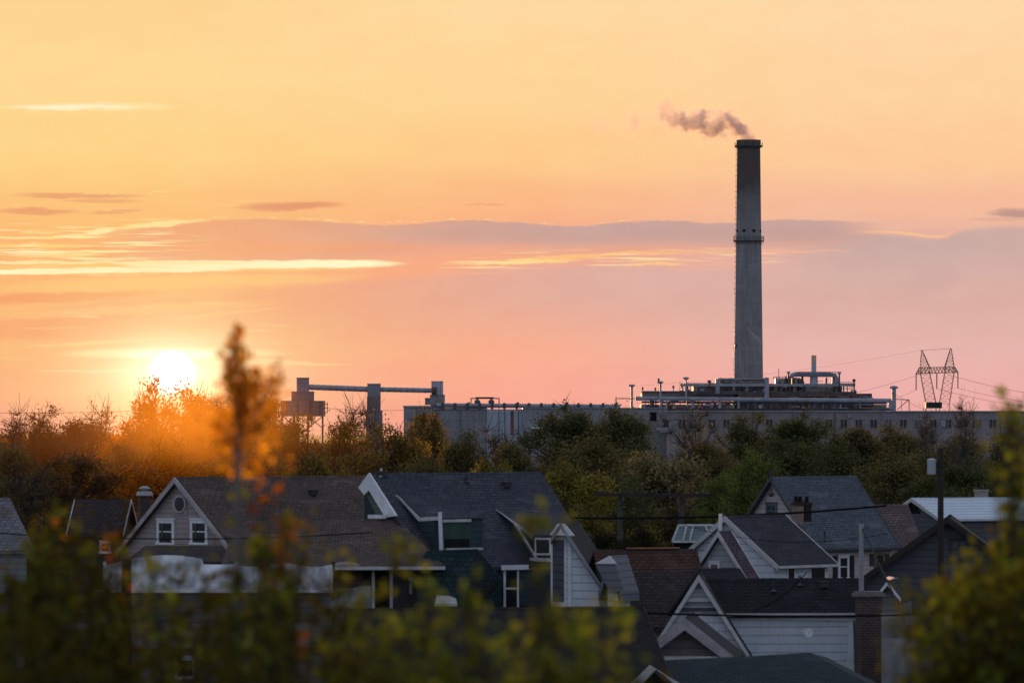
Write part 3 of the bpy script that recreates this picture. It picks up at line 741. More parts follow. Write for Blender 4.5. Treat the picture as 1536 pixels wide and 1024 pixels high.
# --- white house with sweeping bargeboard (middle right)
h = House('white clapboard house with dark roof and sweeping white bargeboard in front of the cream house', 322, (1087,774), 1178, (1166,848), 50, SD_WHITE, m_shingle('charcoal_shingles', (.040,.040,.050)), trim=DULLW, tw=.30, oe=.5, gutter=DULLW)
h.window('side', 1180, 849, 1192, 868, mull=None, fw=.1); h.window('side', 1214, 849, 1238, 868, mull=None, fw=.12)
mb = MB(); mb.bar(P(1080,796,318), P(1081,770,318), .22, .22); mb.build('vent_pipe', WHITE, h.root)
g = House('', 314, (1077,797), 1097, (1122,872), 52, m_siding('off_white_clapboard', (.40,.41,.44), .36), m_shingle('dusty_plum_shingles', (.085,.062,.075)), root=h.root, trim=DULLW, tw=.26, og=.3)
g.window('gable', 1064, 843, 1080, 872, mull=None, glass=m_plain('brick_infill', (.20,.12,.10), .8))
# pale deck with cross-braced sides
Y = 330
root = empty('roof_deck', P(1045,815,Y), 'pale blue-green railed deck between the utility pole and the white house', 'deck')
mb = MB(); mb.slab([P(1020,788,Y), P(1080,788,Y), P(1080,812,Y), P(1010,812,Y)], (0,.3,0)); mb.build('panel', m_siding('pale_aqua_boards', (.33,.42,.44), .22), root)
Yq = Y-.15
for a, b in (((1018,787),(1080,787)), ((1008,812),(1080,812))): mb = MB(); mb.bar(P(a[0],a[1],Yq), P(b[0],b[1],Yq), .11); mb.build('rail', WHITE, root)
for a, b in (((1018,787),(1008,812)), ((1030,788),(1024,812)), ((1040,788),(1034,812)), ((1058,788),(1068,812)), ((1070,788),(1060,812))): mb = MB(); mb.bar(P(a[0],a[1],Yq), P(b[0],b[1],Yq), .11); mb.build('brace', WHITE, root)
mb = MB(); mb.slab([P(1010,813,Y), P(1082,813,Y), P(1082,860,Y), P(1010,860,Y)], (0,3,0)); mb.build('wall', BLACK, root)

# --- cream house
h = House('tall cream house with steep slate-grey roof, attic window and black-shuttered window', 372, (1155,715), 1284, (1222,823), 40, SD_CREAM, SH_SLATE, trim=m_plain('brown_grey_trim', (.10,.085,.085), .7), tw=.26, oe=.5, og=.45, gutter=DARKM)
h.window('gable', 1149, 754, 1166, 778, frame=m_plain('teal_grey_frame', (.10,.14,.15), .6), fw=.2, cross=True)
h.window('side', 1257, 833, 1273, 866, shutters=m_plain('black_shutter', (.02,.02,.024), .6), fw=.18, mull='h')
h.window('side', 1312, 830, 1326, 848, frame=m_plain('ochre_frame', (.25,.19,.09), .6), fw=.12, shutters=m_plain('mauve_shutter', (.10,.07,.075), .7), mull=None)
chimney_stack(h.root, 1197, 753, 785, 14, 365, BRICKP, m_plain('sooty_cap', (.05,.035,.035), .9), pots=2)
chimney_stack(h.root, 1210, 754, 782, 12, 366, m_plain('sooty_brick', (.045,.030,.030), .9), pots=1)
c = P(1237,806,361)
mb = MB(); mb.tube([c+Vector((0,0,-.3)), c+Vector((0,0,.5))], .09, 8); mb.lathe(c+Vector((0,0,-.2)), [(.35,0),(.1,.2)], 10); mb.build('roof_vent', DARKM, h.root)
mb = MB(); c = P(1157,745,368); mb.tube([c, P(1157,704,368)], [.06,.05], 6)
for z, w in ((-.15,.3),(-.75,.22)): mb.bar(P(1157,704,368)+Vector((-w,0,z)), P(1157,704,368)+Vector((w,0,z)), .05)
mb.lathe(c+Vector((0,0,.0)), [(.05,0),(.22,.1),(.22,.3),(.05,.4)], 8)
o = mb.build('antenna_mast', DARKM); tag(o, 'thin dark antenna mast fixed to the peak of the cream gable', 'antenna')

# --- pink-taupe roof and metal roof, right
h = House('house with faded pink-taupe roof to the right of the cream house', 384, (1296,757), 1362, (1330,846), 30, SD_TAUPE, SH_PINK, trim=None)
h = House('long building with pale ribbed metal roof and low front gable', 392, (1367,747), 1640, (1409,778), 26, m_siding('grey_wall', (.12,.12,.135), .4), METALR, name='outbuilding', trim=DULLW, tw=.22, og=.4, oe=.4, cat='building')
h.boardpoly('gable', [(1355,757),(1376,757),(1380,770),(1352,770)], BLACK, 'attic_opening', .05, .05)
c = P(1472,741,399); mb = MB(); mb.box((c.x,c.y,c.z-.2), (1.0,.9,.9)); mb.box((c.x,c.y,c.z+.3), (1.15,1.05,.12)); mb.build('roof_vent', m_plain('beige_metal', (.33,.29,.26), .6), h.root)

# --- dark gabled house on the right
h = House('charcoal-shingled house with low dark gable behind the tall utility pole', 281, (1421,775), None, (1556,872), 84, SD_DARK, SH_DARK, trim=DWOOD, tw=.30, og=.6, oe=.4)
h.window('gable', 1424, 808, 1452, 838, frame=m_plain('dark_frame', (.05,.05,.055), .6), glass=PALEGL, fw=.14, cross=True)
h.window('gable', 1338, 868, 1352, 895, frame=DULLW)
mb = MB(); c = P(1334,866,277); mb.box(c, (.45,.12,.09)); mb.lathe(c+Vector((0,-.1,-.12)), [(.05,0),(.12,.05),(.05,.2)], 8)
t = NT('lamp_glow'); t.b.inputs['Emission Color'].default_value = (1,.32,.10,1); t.b.inputs['Emission Strength'].default_value = .5; mb.build('porch_lamp', t.m, h.root)
g = House('white-trimmed porch with pale siding below the charcoal gable', 262, (1331,872), None, (1350,898), 80, m_siding('dusky_siding', (.22,.21,.24), .35), SH_DARK, name='porch', trim=WHITE, tw=.16, og=.3, oe=.15, cat='porch', far_trim=False)
g = House('pale low house half hidden by the right-hand bushes', 254, (1322,921), 1480, (1322,934), 4, m_siding('pale_low_siding', (.24,.23,.26), .4), DULLW, trim=None, rt=.08)
g.window('side', 1332, 965, 1350, 1010); g.window('side', 1370, 955, 1384, 985)

def roof_bits(h, pts, mat=None):
    for px, py, kind in pts:
        a, b, z = h.hit('roof', px, py); c = h.at(a, b, z); mb = MB()
        if kind == 'pipe': mb.tube([c+Vector((0,0,-.1)), c+Vector((0,0,.45))], .07, 8); mb.lathe(c+Vector((0,0,-.06)), [(.2,0),(.09,.12)], 10); nm = 'vent_pipe'
        elif kind == 'box': mb.box(c+Vector((0,0,.12)), (.42,.42,.26), .5); mb.box(c+Vector((0,0,.28)), (.52,.52,.05), .5); nm = 'roof_vent'
        else: mb.bar(c+h.g*-.02+Vector((0,0,.03)), h.at(a+1.1, b, z)+Vector((0,0,.03)), .7, .03); nm = 'roof_patch'
        mb.build(nm, mat or (DARKM if kind == 'pipe' else GREY), h.root)
roof_bits(brown_house, [(420,735,'pipe'),(470,742,'box'),(395,752,'box')], DARKM)
roof_bits(E, [(700,722,'pipe'),(575,714,'box'),(760,730,'box')], DARKM); roof_bits(E, [(572,713.5,'pipe')], DULLW)
roof_bits(H, [(1160,885,'pipe'),(1235,880,'box'),(1200,876,'pipe')], DARKM)
# ------------------------------------------------------------------ factory on the horizon
YF = 1500.0; MF = YF/F
CONC = m_panel('grey_cladding', (.34,.335,.37), 11, 3.6); CONC_W = m_panel('pale_blue_grey_cladding', (.52,.56,.65), 7, 5)
CONC_D = m_panel('brown_grey_concrete', (.27,.245,.26), 14, 6); CONC_R = m_panel('grey_brown_render', (.35,.315,.33), 18, 9)
STEEL = m_plain('weathered_duct_steel', (.36,.37,.42), .55, .4, .35); STEELD = m_plain('dark_pipework', (.12,.115,.13), .7, .5, .5)
RUSTF = m_plain('rust_streaked_steel', (.21,.11,.07), .8, .6, .5); PALEST = m_plain('pale_blue_steel', (.45,.50,.57), .5, .3, .4)
fbox = lambda mb, x0, y0, x1, y1, Y, depth: mb.slab([P(x0,y0,Y), P(x1,y0,Y), P(x1,y1,Y), P(x0,y1,Y)], (0, depth, 0))
GB = HY+EYE/MF    # photo row of the ground at the factory

# tall chimney
base = P(1123, GB, YF+22); root = empty('factory_chimney', base, 'tall tapering concrete smokestack with sooty top rising above the factory, smoke blowing from it', 'chimney')
mz = (YF+22)/F; Hs = (GB-211)*mz
mb = MB(); prof = []
for i in range(41):
    t = i/40; r = 4.75+(3.42-4.75)*(t**.85); prof.append((r, t*Hs))
mb.lathe(base, prof+[(2.9, Hs), (2.8, Hs-3)], 64); mb.build('shaft', m_chimney(), root, smooth=True)
mb = MB(); mb.lathe(base, [(3.45,Hs-2.2),(3.62,Hs-2.1),(3.62,Hs+.15),(2.95,Hs+.2),(2.9,Hs-1.5)], 64); mb.build('crown_band', m_plain('sooty_concrete', (.16,.13,.115), .9, .4, .4), root, smooth=False)
mb = MB(); mb.lathe(base, [(3.4,Hs-2.0),(4.15,Hs-2.0),(4.15,Hs-1.5),(3.4,Hs-1.5)], 48)
for i in range(10):
    a = i/10*6.283; mb.box(base+Vector((4.05*math.cos(a),4.05*math.sin(a),Hs-1.1)), (.22,.22,1.1))
mb.build('top_gallery', DARKM, root)
zp = (GB-361)*mz; rp = 3.42+(4.75-3.42)*(1-zp/Hs)
mb = MB(); mb.lathe(base, [(rp-.1,zp-.25),(rp+.75,zp-.25),(rp+.75,zp),(rp-.1,zp)], 48)
for i in range(24):
    a = i/24*6.283; p = base+Vector(((rp+.7)*math.cos(a),(rp+.7)*math.sin(a),zp)); mb.bar(p, p+Vector((0,0,1.25)), .09)
for zz in (.65,1.25):
    ring = [base+Vector(((rp+.7)*math.cos(k/32*6.283),(rp+.7)*math.sin(k/32*6.283),zp+zz)) for k in range(33)]; mb.tube(ring, .05, 5, False)
for i in range(12):
    a = i/12*6.283; q = Vector((math.cos(a),math.sin(a),0)); mb.bar(base+q*(rp-.1)+Vector((0,0,zp-1.2)), base+q*(rp+.65)+Vector((0,0,zp-.3)), .14)
mb.build('gallery', DARKM, root)
zo = (GB-346.5)*mz; ro = 3.42+(4.75-3.42)*(1-zo/Hs)
for k in range(8):
    a = R(-90-24+k*45+0); q = Vector((math.cos(a),math.sin(a),0)); c = base+q*(ro-.25)+Vector((0,0,zo))
    mb = MB(); mb.tube([c, c+q*.34], .45, 12); mb.build('port', BLACK, root)
a = R(-172); q = Vector((math.cos(a),math.sin(a),0)); mb = MB()
for zz in np.arange(30, Hs-1, 1.6):
    rr = 4.75+(3.42-4.75)*((zz/Hs)**.85)+.3; p = base+q*rr+Vector((0,0,float(zz))); mb.box(p, (.42,.42,.14)) ; mb.bar(p, p+Vector((0,0,1.6)), .08)
mb.build('ladder', GREY, root)
z5 = (GB-518)*mz; mb = MB(); a = R(-156); q = Vector((math.cos(a),math.sin(a),0)); mb.box(base+q*4.15+Vector((0,0,z5)), (.8,.8,.8)); mb.build('bracket', DARKM, root)

# long wing with the row of windows
root = empty('factory_block', P(1260,GB,YF), 'long grey-brown factory block with a row of paired windows below the pipework', 'factory')
mb = MB(); fbox(mb, 1000, 617.5, 1640, GB+4, YF, 40); mb.build('wall', CONC_R, root)
mb = MB(); fbox(mb, 1000, 615.9, 1640, 617.4, YF-.4, 41); mb.build('parapet', m_plain('pale_coping', (.42,.43,.46), .5, .3, .3), root)
wins = [1023,1068,1090,1112]+[1154+22.35*i for i in range(17)]
for i, x in enumerate(wins):
    mb = MB(); Yw = YF-.12; mb.slab([P(x-5.2,628,Yw), P(x+5.2,628,Yw), P(x+5.2,642,Yw), P(x-5.2,642,Yw)], (0,.1,0))
    f_ = mb.build('window', m_plain('factory_window_frame', (.33,.31,.31), .7, .3), root)
    mb = MB()
    for a, b in ((x-4.6,x-.7),(x+.7,x+4.6)): mb.slab([P(a,629,Yw-.1), P(b,629,Yw-.1), P(b,641,Yw-.1), P(a,641,Yw-.1)], (0,.08,0))
    g_ = GLASS if i not in (18,) else m_plain('ochre_blind', (.30,.19,.06), .7)
    if i in (7,12,14,20): g_ = m_plain('grey_blind', (.14,.14,.16), .5)
    if i in (5,10,16): g_ = m_plain('dusty_pane', (.06,.06,.07), .4)
    mb.build('pane', g_, f_)
for x, w_, y0, y1 in ((1128,1.2,618,650),(1190,.8,618,646),(1252,1.0,618,655),(1390,.9,618,650),(1459,1.3,618,655),(1500,.8,618,650)):
    mb = MB(); fbox(mb, x, y0, x+w_, y1, YF-.35, .3); mb.build('drainpipe', STEELD, root)
for x0, x1, y0, y1 in ((1272,1278,622,626),(1412,1419,630,640),(1530,1538,628,642)):
    mb = MB(); fbox(mb, x0, y0, x1, y1, YF-.5, .4); mb.build('wall_unit', STEEL, root)
# centre wing behind trees
root = empty('factory_block', P(870,GB,YF+14), 'lower grey factory hall left of the windowed block, a long pipe along its roof', 'factory')
mb = MB(); fbox(mb, 784, 612.5, 1000, GB+4, YF+4, 40); mb.build('wall', CONC, root)
mb = MB(); fbox(mb, 784, 611.2, 1000, 612.4, YF+3.7, 40.5); mb.build('parapet', GREY, root)
mb = MB(); fbox(mb, 975, 618, 984.5, 631, YF+3.8, .3); mb.build('opening', BLACK, root)
mb = MB(); fbox(mb, 994, 630, 1003, 642, YF-.15, .3); mb.build('window', GLASS, root)
mb = MB(); fbox(mb, 807, 629, 813, 642, YF+3.8, .3); mb.build('window', GLASS, root)
mb = MB(); fbox(mb, 796, 640.5, 822, 643, YF+2.5, 3); mb.build('canopy', WHITE, root)
# left store with panel walls
root = empty('factory_store', P(700,GB,YF+10), 'windowless panel-walled store building with a pale blue-grey end and a rust streak', 'factory')
mb = MB(); fbox(mb, 605.5, 611, 730, GB+4, YF+6, 40); mb.build('wall', CONC, root)
mb = MB(); fbox(mb, 604.5, 608.2, 650, 610.9, YF+5.8, 12); fbox(mb, 650, 612.8, 730, 614, YF+5.7, 12); mb.build('parapet', GREY, root)
mb = MB(); fbox(mb, 730.2, 613.5, 784, GB+4, YF+5.6, 40); mb.build('wall', CONC_W, root, 'pale blue-grey end wall')
mb = MB(); fbox(mb, 766, 616, 770.5, 652, YF+5.4, .3); mb.build('rust_streak', RUSTF, root)
for x in (655, 690, 748, 757, 777):
    mb = MB(); fbox(mb, x, 614, x+.7, 660, YF+5.35, .3); mb.build('drainpipe', STEELD, root)

# long roof pipe and frame with tanks
root = empty('roof_pipe', P(790,612,YF+6), 'long straight pipe on stubby supports along the roofs left of the process plant', 'pipe')
mb = MB(); mb.tube([P(655,607.5,YF+6), P(930,609.5,YF+6)], .62, 12); mb.build('pipe', STEEL, root)
for i in range(15):
    x = 664+i*18.5
    mb = MB(); mb.bar(P(x,606,YF+5.9), P(x,613.5,YF+5.9), .45); mb.box(P(x,608.5,YF+5.9), (.8,1.5,1.7))
    if i % 4 == 2: mb.bar(P(x+2,603,YF+6), P(x+2,608,YF+6), .7)
    mb.build('support', STEELD, root)
root = empty('tank_rack', P(727,612,YF+7), 'small open roof rack holding two dark pump units', 'rack')
mb = MB()
for x in (706.5, 748.5): mb.bar(P(x,597,YF+7), P(x,613,YF+7), .3)
mb.bar(P(706,597.3,YF+7), P(749,597.3,YF+7), .3); mb.bar(P(713,596.6,YF+7), P(741,596.6,YF+7), .5); mb.bar(P(706,607,YF+7.2), P(749,607,YF+7.2), .2); mb.build('frame', DARKM, root)
for x in (716, 737):
    mb = MB(); mb.lathe(P(x,611,YF+7), [(.5,0),(.9,.4),(.75,1.3),(.95,1.4),(.8,2.0),(.3,2.4),(.25,2.9)], 10); mb.build('pump', STEELD, root)
# conveyor gallery and its three towers
def tower(label, parts, legs=None, extra=None):
    x = sum(parts[-1][0:3:2])/2; root = empty('conveyor_tower', P(x,GB,YF+8), label, 'tower', 'conveyor towers of the factory')
    for (x0, y0, x1, y1, mat, nm) in parts:
        mb = MB(); fbox(mb, x0, y0, x1, y1, YF+8, (x1-x0)*MF)
        fbox(mb, x0-.4, y0-.4, x1+.4, y0+.8, YF+7.9, (x1-x0)*MF+.2); mb.build(nm, mat, root)
    for lx in legs or []:
        mb = MB(); mb.bar(P(lx,622,YF+9), P(lx,GB,YF+9), .5); mb.build('leg', STEELD, root)
    return root
t1_ = tower('left conveyor tower, three stacked grey boxes on thin legs above the trees', [(445,566.5,463,587,CONC,'head_box'),(437,587.2,470,601,CONC_D,'middle_box'),(421,601.2,485.5,624,m_panel('warm_grey_hopper', (.34,.29,.28), 3.5, 2.2, .4),'bottom_box')], (423,441,462,484))
mb = MB()
for z in (618.5, 612, 606): mb.bar(P(485,z,YF+9), P(492,z,YF+9), .22)
mb.bar(P(491,603,YF+9), P(491,619,YF+9), .22); mb.build('side_landing', STEELD, t1_)
for a, b in (((425,624),(441,640)),((441,624),(425,640)),((462,624),(484,642)),((484,624),(462,642))):
    mb = MB(); mb.bar(P(*a,YF+9), P(*b,YF+9), .25); mb.build('brace', STEELD, t1_)
for x in (430,447,466,480):
    mb = MB(); mb.bar(P(x,600.8,YF+7.7), P(x,624,YF+7.7), .3); mb.build('rib', STEELD, t1_)
t2_ = tower('middle conveyor tower, narrow grey box on a slightly wider brownish shaft', [(551,575.5,570.5,595,CONC,'head_box'),(550.5,595.2,570.5,616,CONC_D,'middle_box'),(549,616.2,573,GB,CONC_D,'shaft')])
t3_ = tower('right conveyor tower beside the store roof, pale box on a wider base', [(647,571.8,664.5,592,CONC_W,'head_box'),(645,592.2,667,607,CONC,'middle_box'),(637.5,597,645,607,CONC_D,'side_box'),(646,607.2,666,GB,CONC_D,'shaft')])
mb = MB(); mb.tube([P(658,601,YF+7.9), P(658,601,YF+7.6)], .62, 12); mb.build('round_hatch', m_plain('yellowed_hatch', (.40,.25,.12), .6), t3_)
root = empty('conveyor_gallery', P(555,584,YF+8), 'slightly sloping tubular conveyor running between the three towers', 'conveyor')
mb = MB(); mb.tube([P(462,580.3,YF+9.5), P(552,583.6,YF+9.5)], .82, 14)
for x in np.arange(468, 550, 9.0): mb.tube([P(x,580.3+(x-462)*.0367,YF+9.5), P(x+1.1,580.4+(x-462)*.0367,YF+9.5)], .92, 14)
mb.build('tube', STEEL, root)
mb = MB(); mb.tube([P(570,583.9,YF+9.5), P(648,585.6,YF+9.5)], .72, 14)
for x in np.arange(574, 646, 9.0): mb.tube([P(x,583.9+(x-570)*.022,YF+9.5), P(x+1.1,584+(x-570)*.022,YF+9.5)], .82, 14)
mb.build('tube', STEEL, root)
mb = MB(); mb.tube([P(648,585.6,YF+7.6), P(655,585.8,YF+7.6)], 1.1, 14); mb.build('inlet', RUSTF, root)

# process plant on the roof
rp_ = empty('process_plant', P(1130,612,YF+12), 'rooftop process plant, tiers of ducts, platforms, tanks and railings around the chimney foot', 'plant')
rnd = random.Random(11)
def tier(x0, x1, y0, y1, Y, depth, mat, name='tier'):
    mb = MB(); fbox(mb, x0, y0, x1, y1, Y, depth); return mb.build(name, mat, rp_)
tier(962, 1330, 606.5, 616.5, YF+14, 20, CONC_D, 'base_wall')
tier(963, 1100, 588.5, 600, YF+16, 16, CONC_D, 'base_wall'); tier(1100, 1308, 590, 606, YF+16, 16, m_panel('dark_plant_wall', (.09,.08,.085), 6, 3), 'base_wall')
mb = MB()   # rounded shed at the right end
mb.slab([P(1278,606,YF+13), P(1278,594,YF+13), P(1286,592.2,YF+13), P(1300,592.8,YF+13), P(1309,596,YF+13), P(1312,606,YF+13)], (0,10,0)); mb.build('shed', CONC_D, rp_)
tier(1040, 1202, 577.5, 587, YF+17, 12, m_panel('mottled_plant_wall', (.17,.155,.17), 3, 2.2, .5), 'upper_wall')
tier(1150, 1206, 577.8, 587.2, YF+16.5, 1, m_plain('burnt_brown_tanks', (.13,.075,.05), .8, .7, .6), 'tank_bank')
tier(1203, 1251, 578.5, 590, YF+15, 9, PALEST, 'tank')
tier(1163.5, 1186, 567.8, 576, YF+16, 5, PALEST, 'box'); tier(1188, 1205, 567.6, 577, YF+16.2, 5, m_plain('brown_grey_box', (.19,.17,.17), .7, .3), 'box')
tier(1078, 1150, 568.4, 576.5, YF+19, 6, m_panel('mottled_gallery', (.21,.21,.235), 3, 1.7, .5), 'box')
tier(1043, 1064, 576.5, 587.5, YF+15, 5, STEEL, 'tank'); tier(1250, 1263, 575, 588, YF+15, 4, STEELD, 'box')
for (x0,x1,y,w,mat) in ((962,1108,588.2,.5,STEELD),(1019,1283,577.2,.45,STEEL),(1076,1152,567.9,.35,STEEL),(1020,1283,589.2,.7,STEELD),(1108,1288,592.6,.55,RUSTF),
                        (926,962,597.5,.28,STEELD),(1165,1283,576.6,.2,STEELD),(1160,1200,567,.18,STEELD)):
    mb = MB(); mb.bar(P(x0,y,YF+11.6), P(x1,y,YF+11.6), w*.8, .8 if w > .4 else w); mb.build('walkway', mat, rp_)
# big horizontal ducts
def duct(pts, r, mat, name='duct', rings=0):
    mb = MB(); mb.tube(pts, r, 14)
    if rings:
        a, b = Vector(pts[0]), Vector(pts[-1]); n = int((b-a).length/rings)
        for i in range(1, n): p = a.lerp(b, i/n); mb.tube([p, p+(b-a).normalized()*.3], r*1.13, 14)
    return mb.build(name, mat, rp_)
duct([P(953,597.4,YF+9), P(1337,600.6,YF+9)], .62, STEEL, rings=7)
duct([P(962,602.8,YF+10), P(1330,604.5,YF+10)], .3, STEELD)
duct([P(1187,567,YF+13), P(1188,562.5,YF+13), P(1192,561.2,YF+13), P(1245,561.6,YF+13), P(1252,563.2,YF+13), P(1254.5,567,YF+13), P(1255,578,YF+13)], .72, STEEL)
duct([P(1337,600.2,YF+9), P(1337,614,YF+9)], .8, STEEL)
duct([P(1319,613.5,YF+8.8), P(1338,613.5,YF+8.8)], .45, STEELD)
duct([P(1341,582,YF+9), P(1341,616,YF+9)], .62, STEEL, 'vent_stack')
mb = MB(); mb.lathe(P(1341,582,YF+9), [(.6,-.2),(1.3,.0),(1.2,.45),(.3,.7)], 14); mb.build('vent_cap', STEEL, rp_)
mb = MB(); mb.bar(P(1341,598.5,YF+9), P(1364,599.5,YF+9), .25); mb.bar(P(1363.5,599,YF+9), P(1363.5,616,YF+9), .28); mb.bar(P(1346,614,YF+9), P(1362,600,YF+9), .2); mb.bar(P(1352,600,YF+9), P(1352,616,YF+9), .16); mb.build('bracket_frame', STEELD, rp_)
# random small machinery: pipes, posts, boxes and rails give the tiers their clutter
for (x0, x1, y0, y1, n, Y) in ((966,1110,598,612,75,YF+11),(1105,1310,594,612,120,YF+11),(1022,1150,574,588,90,YF+14.5),(1150,1285,575,590,75,YF+14),(1160,1262,561,577,34,YF+15),(1078,1152,566,577,26,YF+14)):
    for i in range(n):
        x = rnd.uniform(x0, x1); mb = MB(); k = rnd.random(); Yq = Y+rnd.uniform(-1.5, 1.5)
        if k < .5: ya = rnd.uniform(y0, y0+(y1-y0)*.4); mb.bar(P(x,ya,Yq), P(x,y1,Yq), rnd.choice((.18,.25,.4,.7))); nm = 'standpipe'
        elif k < .75: yb = rnd.uniform(y0, y1); mb.bar(P(x,yb,Yq), P(min(x1,x+rnd.uniform(5,26)),yb,Yq), rnd.choice((.18,.25,.4))); nm = 'branch_pipe'
        else: w = rnd.uniform(2,6); hh = rnd.uniform(2,6); mb.box(P(x,y1-hh/2,Yq), (w*MF,1,hh*MF)); nm = 'machine_box'
        mb.build(nm, rnd.choice((STEEL,STEELD,STEELD,PALEST,RUSTF,CONC_D,m_plain('warm_brown_panel', (.42,.26,.17), .7, .4))), rp_)  # one of the choices is a plain warm brown panel colour
for x0, x1, y in ((1028,1076,574.5),(1160,1187,565),(1195,1262,557.6),(1255,1283,573),(1252,1283,581)):
    mb = MB(); mb.bar(P(x0,y,YF+12), P(x1,y,YF+12), .13); mb.bar(P(x0,y+2,YF+12), P(x1,y+2,YF+12), .10)
    for x in np.arange(x0, x1, 4.5): mb.bar(P(x,y,YF+12), P(x,y+4.5,YF+12), .12)
    mb.build('railing', STEELD, rp_)
for (x, y0, y1, w, capw) in ((947.8,579,616,.42,.95),(1029,568,600,.34,.9),(990.5,574,646,.45,.95),(999.8,600,646,.34,0),(1076.5,568,590,.8,0),(1150,566,600,.85,0),(1182.8,559.5,577,.3,.5),(1259,560,580,.3,.5),(1281,571,592,.28,.5),(1168,552,568,.12,0),(964,583,590,.12,.25),(1010,581,590,.15,.3),(983,584,590,.15,.25),(1020,573,590,.2,0),(1064,573,580,.2,.6),(988,570,590,.1,.3),(924,595,612,.22,0)):
    mb = MB(); mb.bar(P(x,y0,YF+7.5), P(x,y1,YF+7.5), w*1.5); s_ = mb.build('post', STEEL if w > .3 else STEELD, rp_)
    if capw: mb = MB(); mb.lathe(P(x,y0,YF+7.5), [(.25,-.3),(capw,.05),(capw*.95,.4),(.3,.55)], 12); mb.build('cap', STEELD if w < .3 else STEEL, s_)
mb = MB(); fbox(mb, 985, 641, 1012, 645, YF-1.5, 2); fbox(mb, 990, 645, 1008, 648, YF-1.3, 2); mb.build('landing', STEEL, rp_)
mb = MB()
for y in np.arange(602, 641, 2.6): mb.bar(P(991,y,YF+.2), P(999,y,YF+.2), .14)
mb.build('ladder', STEEL, rp_)
root = empty('steam_stack', P(1220.5,578,YF+14), 'short silver exhaust stack on top of the process plant, right of the chimney', 'stack')
mb = MB(); mb.lathe(P(1220.8,577,YF+14), [(1.2,0),(1.15,2.4),(.72,3.2),(.72,8.6),(.66,8.7)], 20); mb.build('pipe', PALEST, root)
mb = MB(); mb.lathe(P(1220.8,543,YF+14), [(.735,0),(.735,2.0)], 20); mb.build('warm_band', m_plain('polished_steel', (.6,.45,.32), .25, .2, 1.5, 1.0), root)  # warm-tinted metal sleeve around the stack
mb = MB(); mb.bar(P(1214,561,YF+13.5), P(1228,561,YF+13.5), .6); mb.bar(P(1208,558,YF+13.5), P(1236,558,YF+13.5), .15); mb.build('collar', STEELD, root)

# ------------------------------------------------------------------ transmission pylon
YT = 1750.0; MT = YT/F
root = empty('transmission_pylon', P(1405,HY+EYE/MT,YT), 'lattice transmission pylon with two pointed masts and hanging insulators on the right horizon', 'pylon')
def lattice(mb, a, b, wa, wb, n, t=.12, d=Vector((1,0,0)), e=Vector((0,1,0))):
    a, b = Vector(a), Vector(b)
    cor = lambda p, w, i: p+d*(w/2*(-1 if i in (0,3) else 1))+e*(w*.5*(-1 if i < 2 else 1))
    for i in range(4): mb.bar(cor(a,wa,i), cor(b,wb,i), t*1.3)
    for k in range(n):
        p0, p1 = a.lerp(b, k/n), a.lerp(b, (k+1)/n); w0 = wa+(wb-wa)*k/n; w1 = wa+(wb-wa)*(k+1)/n
        for i, j in ((0,1),(2,3),(1,2),(3,0)):
            if k % 2: i, j = j, i
            mb.bar(cor(p0,w0,i), cor(p1,w1,j), t*.75)
            mb.bar(cor(p1,w1,0), cor(p1,w1,1), t*.6)
gT = HY+EYE/MT
for (bx, mx, tx, tp) in ((1396.5,1387.5,1382.6,525),(1416.5,1424,1426.3,522.5)):
    mb = MB(); foot = P(bx, gT, YT)
    lattice(mb, P(mx,559,YT), P(bx,606,YT), 14*MT, 17*MT*.9, 6); lattice(mb, P(bx,606,YT), foot, 15*MT, 12*MT, 5)
    lattice(mb, P(tx,tp,YT), P(mx,551,YT), .3, 14*MT, 6, .13); lattice(mb, P(mx,551,YT), P(mx,559,YT), 14*MT, 14*MT, 1, .13); mb.build('mast', STEELD, root)
mb = MB(); up0, up1, lo0, lo1 = P(1379,551.2,YT), P(1432,550.5,YT), P(1374,560.5,YT), P(1437,558.2,YT)
for dy in (-1.2, 1.2):
    o = Vector((0,dy,0)); mb.bar(up0+o, up1+o, .22); mb.bar(lo0+o, lo1+o, .22); mb.bar(up0+o, lo0+o, .16); mb.bar(up1+o, lo1+o, .16)
    for k in range(12):
        p, q = up0.lerp(up1, k/12), lo0.lerp(lo1, (k+.5)/12); r2 = up0.lerp(up1, (k+1)/12); mb.bar(p+o, q+o, .13); mb.bar(q+o, r2+o, .13)
mb.build('crossarm', STEELD, root)
for x, y0, y1 in ((1374.2,560,584.5),(1405.2,559.5,583),(1436.8,558.5,582)):
    mb = MB(); n = 14
    for k in range(n): mb.lathe(P(x, y0+(y1-y0)*(k+1)/n, YT), [(.12,0),(.30,.12),(.12,.3)], 8)
    mb.tube([P(x,y0,YT), P(x,y1,YT)], .1, 6); mb.build('insulator', STEELD, root)
mb = MB(); fbox(mb, 1389, 603, 1413, 612, YT-6, 4); mb.build('platform', m_plain('dark_green_kiosk', (.03,.05,.045), .7), root)
